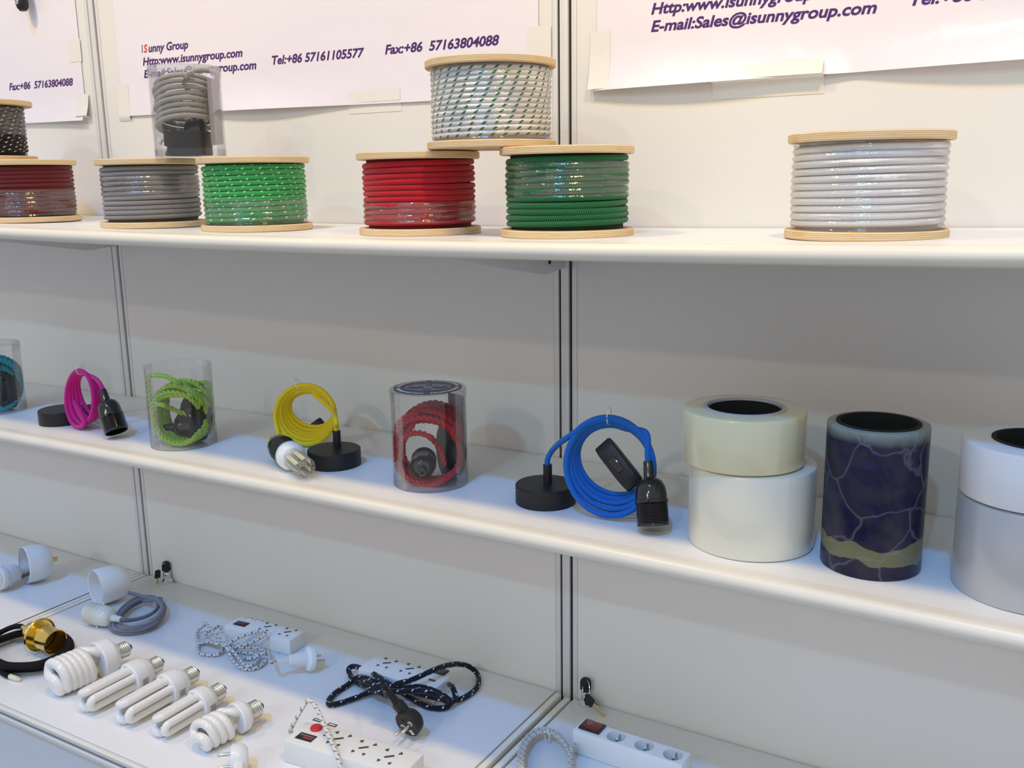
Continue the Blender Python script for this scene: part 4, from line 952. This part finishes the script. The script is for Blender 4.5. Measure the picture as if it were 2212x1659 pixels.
paths = [(1635, 520, .018), (1668, 545, .028), (1695, 610, .026), (1700, 680, .014), (1640, 735, .008), (1560, 690, .022), (1400, 655, .020), (1200, 600, .022), (1000, 540, .028), (880, 470, .026), (780, 400, .022), (650, 340, .018), (545, 312, .014), (492, 345, .010), (505, 405, .006), (550, 470, .006), (640, 520, .008), (780, 560, .012), (930, 540, .016),
         (1100, 560, .030), (1280, 545, .032), (1420, 575, .030), (1560, 640, .024), (1650, 720, .012), (1600, 780, .006), (1470, 790, .005), (1340, 755, .005), (1220, 690, .006), (1090, 610, .012), (950, 560, .020), (800, 490, .020), (650, 440, .016), (570, 450, .010), (470, 530, .005), (340, 615, .005), (265, 700, .005), (285, 750, .005), (420, 722, .005), (580, 668, .006), (740, 605, .010), (900, 570, .022), (1050, 510, .036),
         (1200, 470, .042), (1380, 390, .046), (1480, 345, .046), (1600, 305, .040), (1740, 287, .028), (1870, 320, .016), (1960, 410, .006), (1965, 520, .005), (1900, 605, .005), (1780, 680, .006), (1680, 700, .010), (1600, 690, .016), (1450, 620, .038), (1300, 590, .038), (1120, 600, .034), (960, 590, .030), (800, 530, .030), (690, 490, .026), (640, 500, .018), (740, 570, .020), (850, 610, .024), (930, 650, .022)]
ax = (-RT*.50-UP*.42-FW*.74).normalized(); pcen = at(*K5(1150, 985), Z+.026)
e_ = -RT*.60+UP*.80; e_ = (e_-ax*e_.dot(ax)).normalized()
o_, tipc, drc = plug(ts, pcen, ax, e_, M_RUB, r=.0205)
P = floor_path(paths, per=6, **k5); P = P+cat_rom([P[-1], tipc+drc*.003, tipc-drc*.003], 5)[1:]
MB().tube(P, .0043, 10).build('cord', C_BF, ts, sharp=80)

# --- right strip with red rocker switch and round sockets
H = .036; ZR = ZC-.003; zt = ZR+H; K3 = lambda x, y: (960+x/3.687, 1400+y/3.687); k3 = dict(ox=960, oy=1400, sc=3.687)
o = at(*K3(1018, 650), zt); fl = at(*K3(1130, 568), zt); fr = at(*K3(1995, 842), zt)
ex = fr-fl; Ml = local_frame(o, ex, fl-o); Wd = (fl-o).cross(ex.normalized()).length; Ls = ex.length; inv = Ml.inverted()
ts = thing('power_strip', 'white power strip with red rocker switch and round sockets', 'power strip', V((o.x, o.y, ZR)), 'power strips on the counter')
F3 = lambda x, y: inv @ at(*K3(x, y), zt)
cs = [F3(1350, 722), F3(1570, 800), F3(1795, 880)]; rs = min(Wd*.40, .0195); cut = MB()
ym = Wd*.5
for c in cs: cut.lathe([(0, -.017), (rs, -.017), (rs, .004), (0, .004)], Ml @ T(c.x, ym, 0), 40)
strip_body(Ml, Ls, Wd, H, ts, cut)
for c in cs:
    s = MB().lathe([(0, 0), (rs*.97, 0), (rs*.97, .0006), (0, .0006)], Ml @ T(c.x, ym, -.0172), 40).build('socket', M_STRIP, ts)
    for sy in (-1, 1): MB().box((.0022, .0025, .0135), Ml @ T(c.x, ym+sy*(rs-.0016), -.0100), .0004).build('earth_clip', M_NICKEL, s)
    for sx in (-1, 1): MB().lathe([(0, 0), (.0026, 0), (.0026, .0004), (0, .0004)], Ml @ T(c.x+sx*.0095, ym, -.0166), 16).build('pin_hole', M_SLOT, s)
    MB().lathe([(0, 0), (.0022, 0), (.0022, .012), (.0012, .013), (0, .013)], Ml @ T(c.x, ym+.002, -.0166), 16).build('earth_pin', M_NICKEL, s)
a_ = F3(1178, 633); sw = MB().box((.0325, .0245, .004), Ml @ T(a_.x, a_.y, .0012), .001).build('switch', M_LABEL, ts); rk = MB().box((.024, .0195, .005), Ml @ T(a_.x+.001, a_.y, .0026) @ Matrix.Rotation(.10, 4, 'Y'), .0015).build('rocker', M_SWRED, sw)
MB().lathe([(.0026, 0), (.0034, 0), (.0034, .0003), (.0026, .0003)], Ml @ T(a_.x-.004, a_.y, .0056), 20, loop=True).build('marking', M_PRINT, rk)
C_GW3 = braid('beige_grey_braid', (.58, .56, .50), (.30, .29, .28), 'fleck', p=.0060, k=2, duty=.4, vduty=.5)
pts = []
for s, dz, dx in ((1.0, .004, 0), (.95, .011, 6), (1.03, .010, -4)):
    for a in range(0, 360, 30):
        t_ = radians(a); pts.append((812+dx+205*s*cos(t_)-35*sin(t_), 930+275*s*sin(t_)*-1 - 20*cos(t_), .004+dz))
P = floor_path(pts+[(1000, 850, .02), (1015, 800, .022), (1030, 770, .020)], z0=ZR, per=5, **k3)
MB().tube(P, .0034, 10).build('cord', C_GW3, ts, sharp=80)
tie_ring(ts, at(*K3(815, 690), ZR+.012), (RH*.9+FH*.45), .010)

# --- white plug at the lower picture edge
p = at(440+262/4.254, 1460+775/4.254, Z+.020); d = (at(440+140/4.254, 1460+800/4.254, Z+.018)-p); d = V((d.x, d.y, 0)).normalized()
ts = thing('power_plug', 'white two-pin plug lying below the small spiral bulb', 'plug', V((p.x, p.y, Z)))
e_ = (RH*.75-FH*.62); e_ = (e_-d*e_.dot(d)).normalized()
o_, tipc, drc = plug(ts, p, d, e_, M_WPL, r=.0215)
MB().tube(cat_rom([tipc-drc*.004, tipc+drc*.012-UPZ*.004, tipc+drc*.05-UPZ*.014, tipc+drc*.12-UPZ*.016+RH*.02], 8), .0032, 10).build('cord', M_WPL, ts)

# ------------------------------------------------------------------ locks with keys
def lock(cab, p, zc, label, yaw, key_dir, hang):
    lk = MB().lathe([(0, 0), (.0118, 0), (.0120, .001), (.0116, .0045), (.0090, .007), (.0072, .009), (.0070, .0215), (.0064, .0225), (0, .0225)], T(p.x, p.y, zc), 40).build('cam_lock', M_CHROME, cab)
    t = thing('key_pair', label, 'keys', V((p.x, p.y, zc+.0225)), 'key pairs in the cabinet locks')
    kd = V((cos(yaw), sin(yaw), 0)); n = V((-kd.y, kd.x, 0)); top = V((p.x, p.y, zc+.0228))
    M = Matrix(((kd.x, 0, n.x, top.x-n.x*.0015), (kd.y, 0, n.y, top.y-n.y*.0015), (0, 1, 0, top.z), (0, 0, 0, 1)))
    hd = [(-.0085, .002), (-.0085, .014)]+[(-.0085*cos(a), .0145+.0085*sin(a)) for a in [pi*k/10 for k in range(1, 10)]]+[(.0085, .014), (.0085, .002), (.003, 0), (-.003, 0)]
    MB().prism(hd, .003, M, .0007).build('key_head', M_RUB, t)
    MB().box((.0025, .0018, .010), T(top.x, top.y, top.z-.0045)).build('key_blade', M_KEYB, t)
    hole = top+UPZ*.019
    # second key hanging from the ring
    kc = V((p.x, p.y, zc))+hang; k2 = V(key_dir).normalized(); nn = k2.cross(UPZ).normalized(); M2 = frame(kc, nn, k2)
    hd2 = rounded(.017, .0165, .003)
    MB().prism(hd2, .003, M2 @ T(0, 0, -.0015), .0007).build('key_head', M_RUB, t)
    b = MB(); b.box((.026, .0052, .0018), M2 @ T(.0205, 0, 0), .0005)
    for k in range(4): b.box((.0022, .0018, .0016), M2 @ T(.014+k*.005, -.0032, 0))
    b.build('key_blade', M_KEYB, t)
    mid = hole.lerp(kc-k2*.006, .5); a1 = (hole-mid); a2 = nn.cross(a1).normalized()*a1.length*.55
    MB().tube([mid+a1*cos(2*pi*k/28)+a2*sin(2*pi*k/28) for k in range(28)], .0006, 6, True).build('key_ring', M_CHROME, t)
    return t
p = at(1265, 1521, ZC-.003)
lock(cab_r, p, ZC-.003, 'black-headed keys in the chrome lock right of the near post', .45, (.83, -.18, -.42), V((.0125, -.0125, .016)))
p = at(362, 1257, ZC)
lock(cab_m, p, ZC, 'black-headed keys in the chrome lock beside the far post', .90, (.05, -.2, -.9), V((-.013, -.012, .019)))
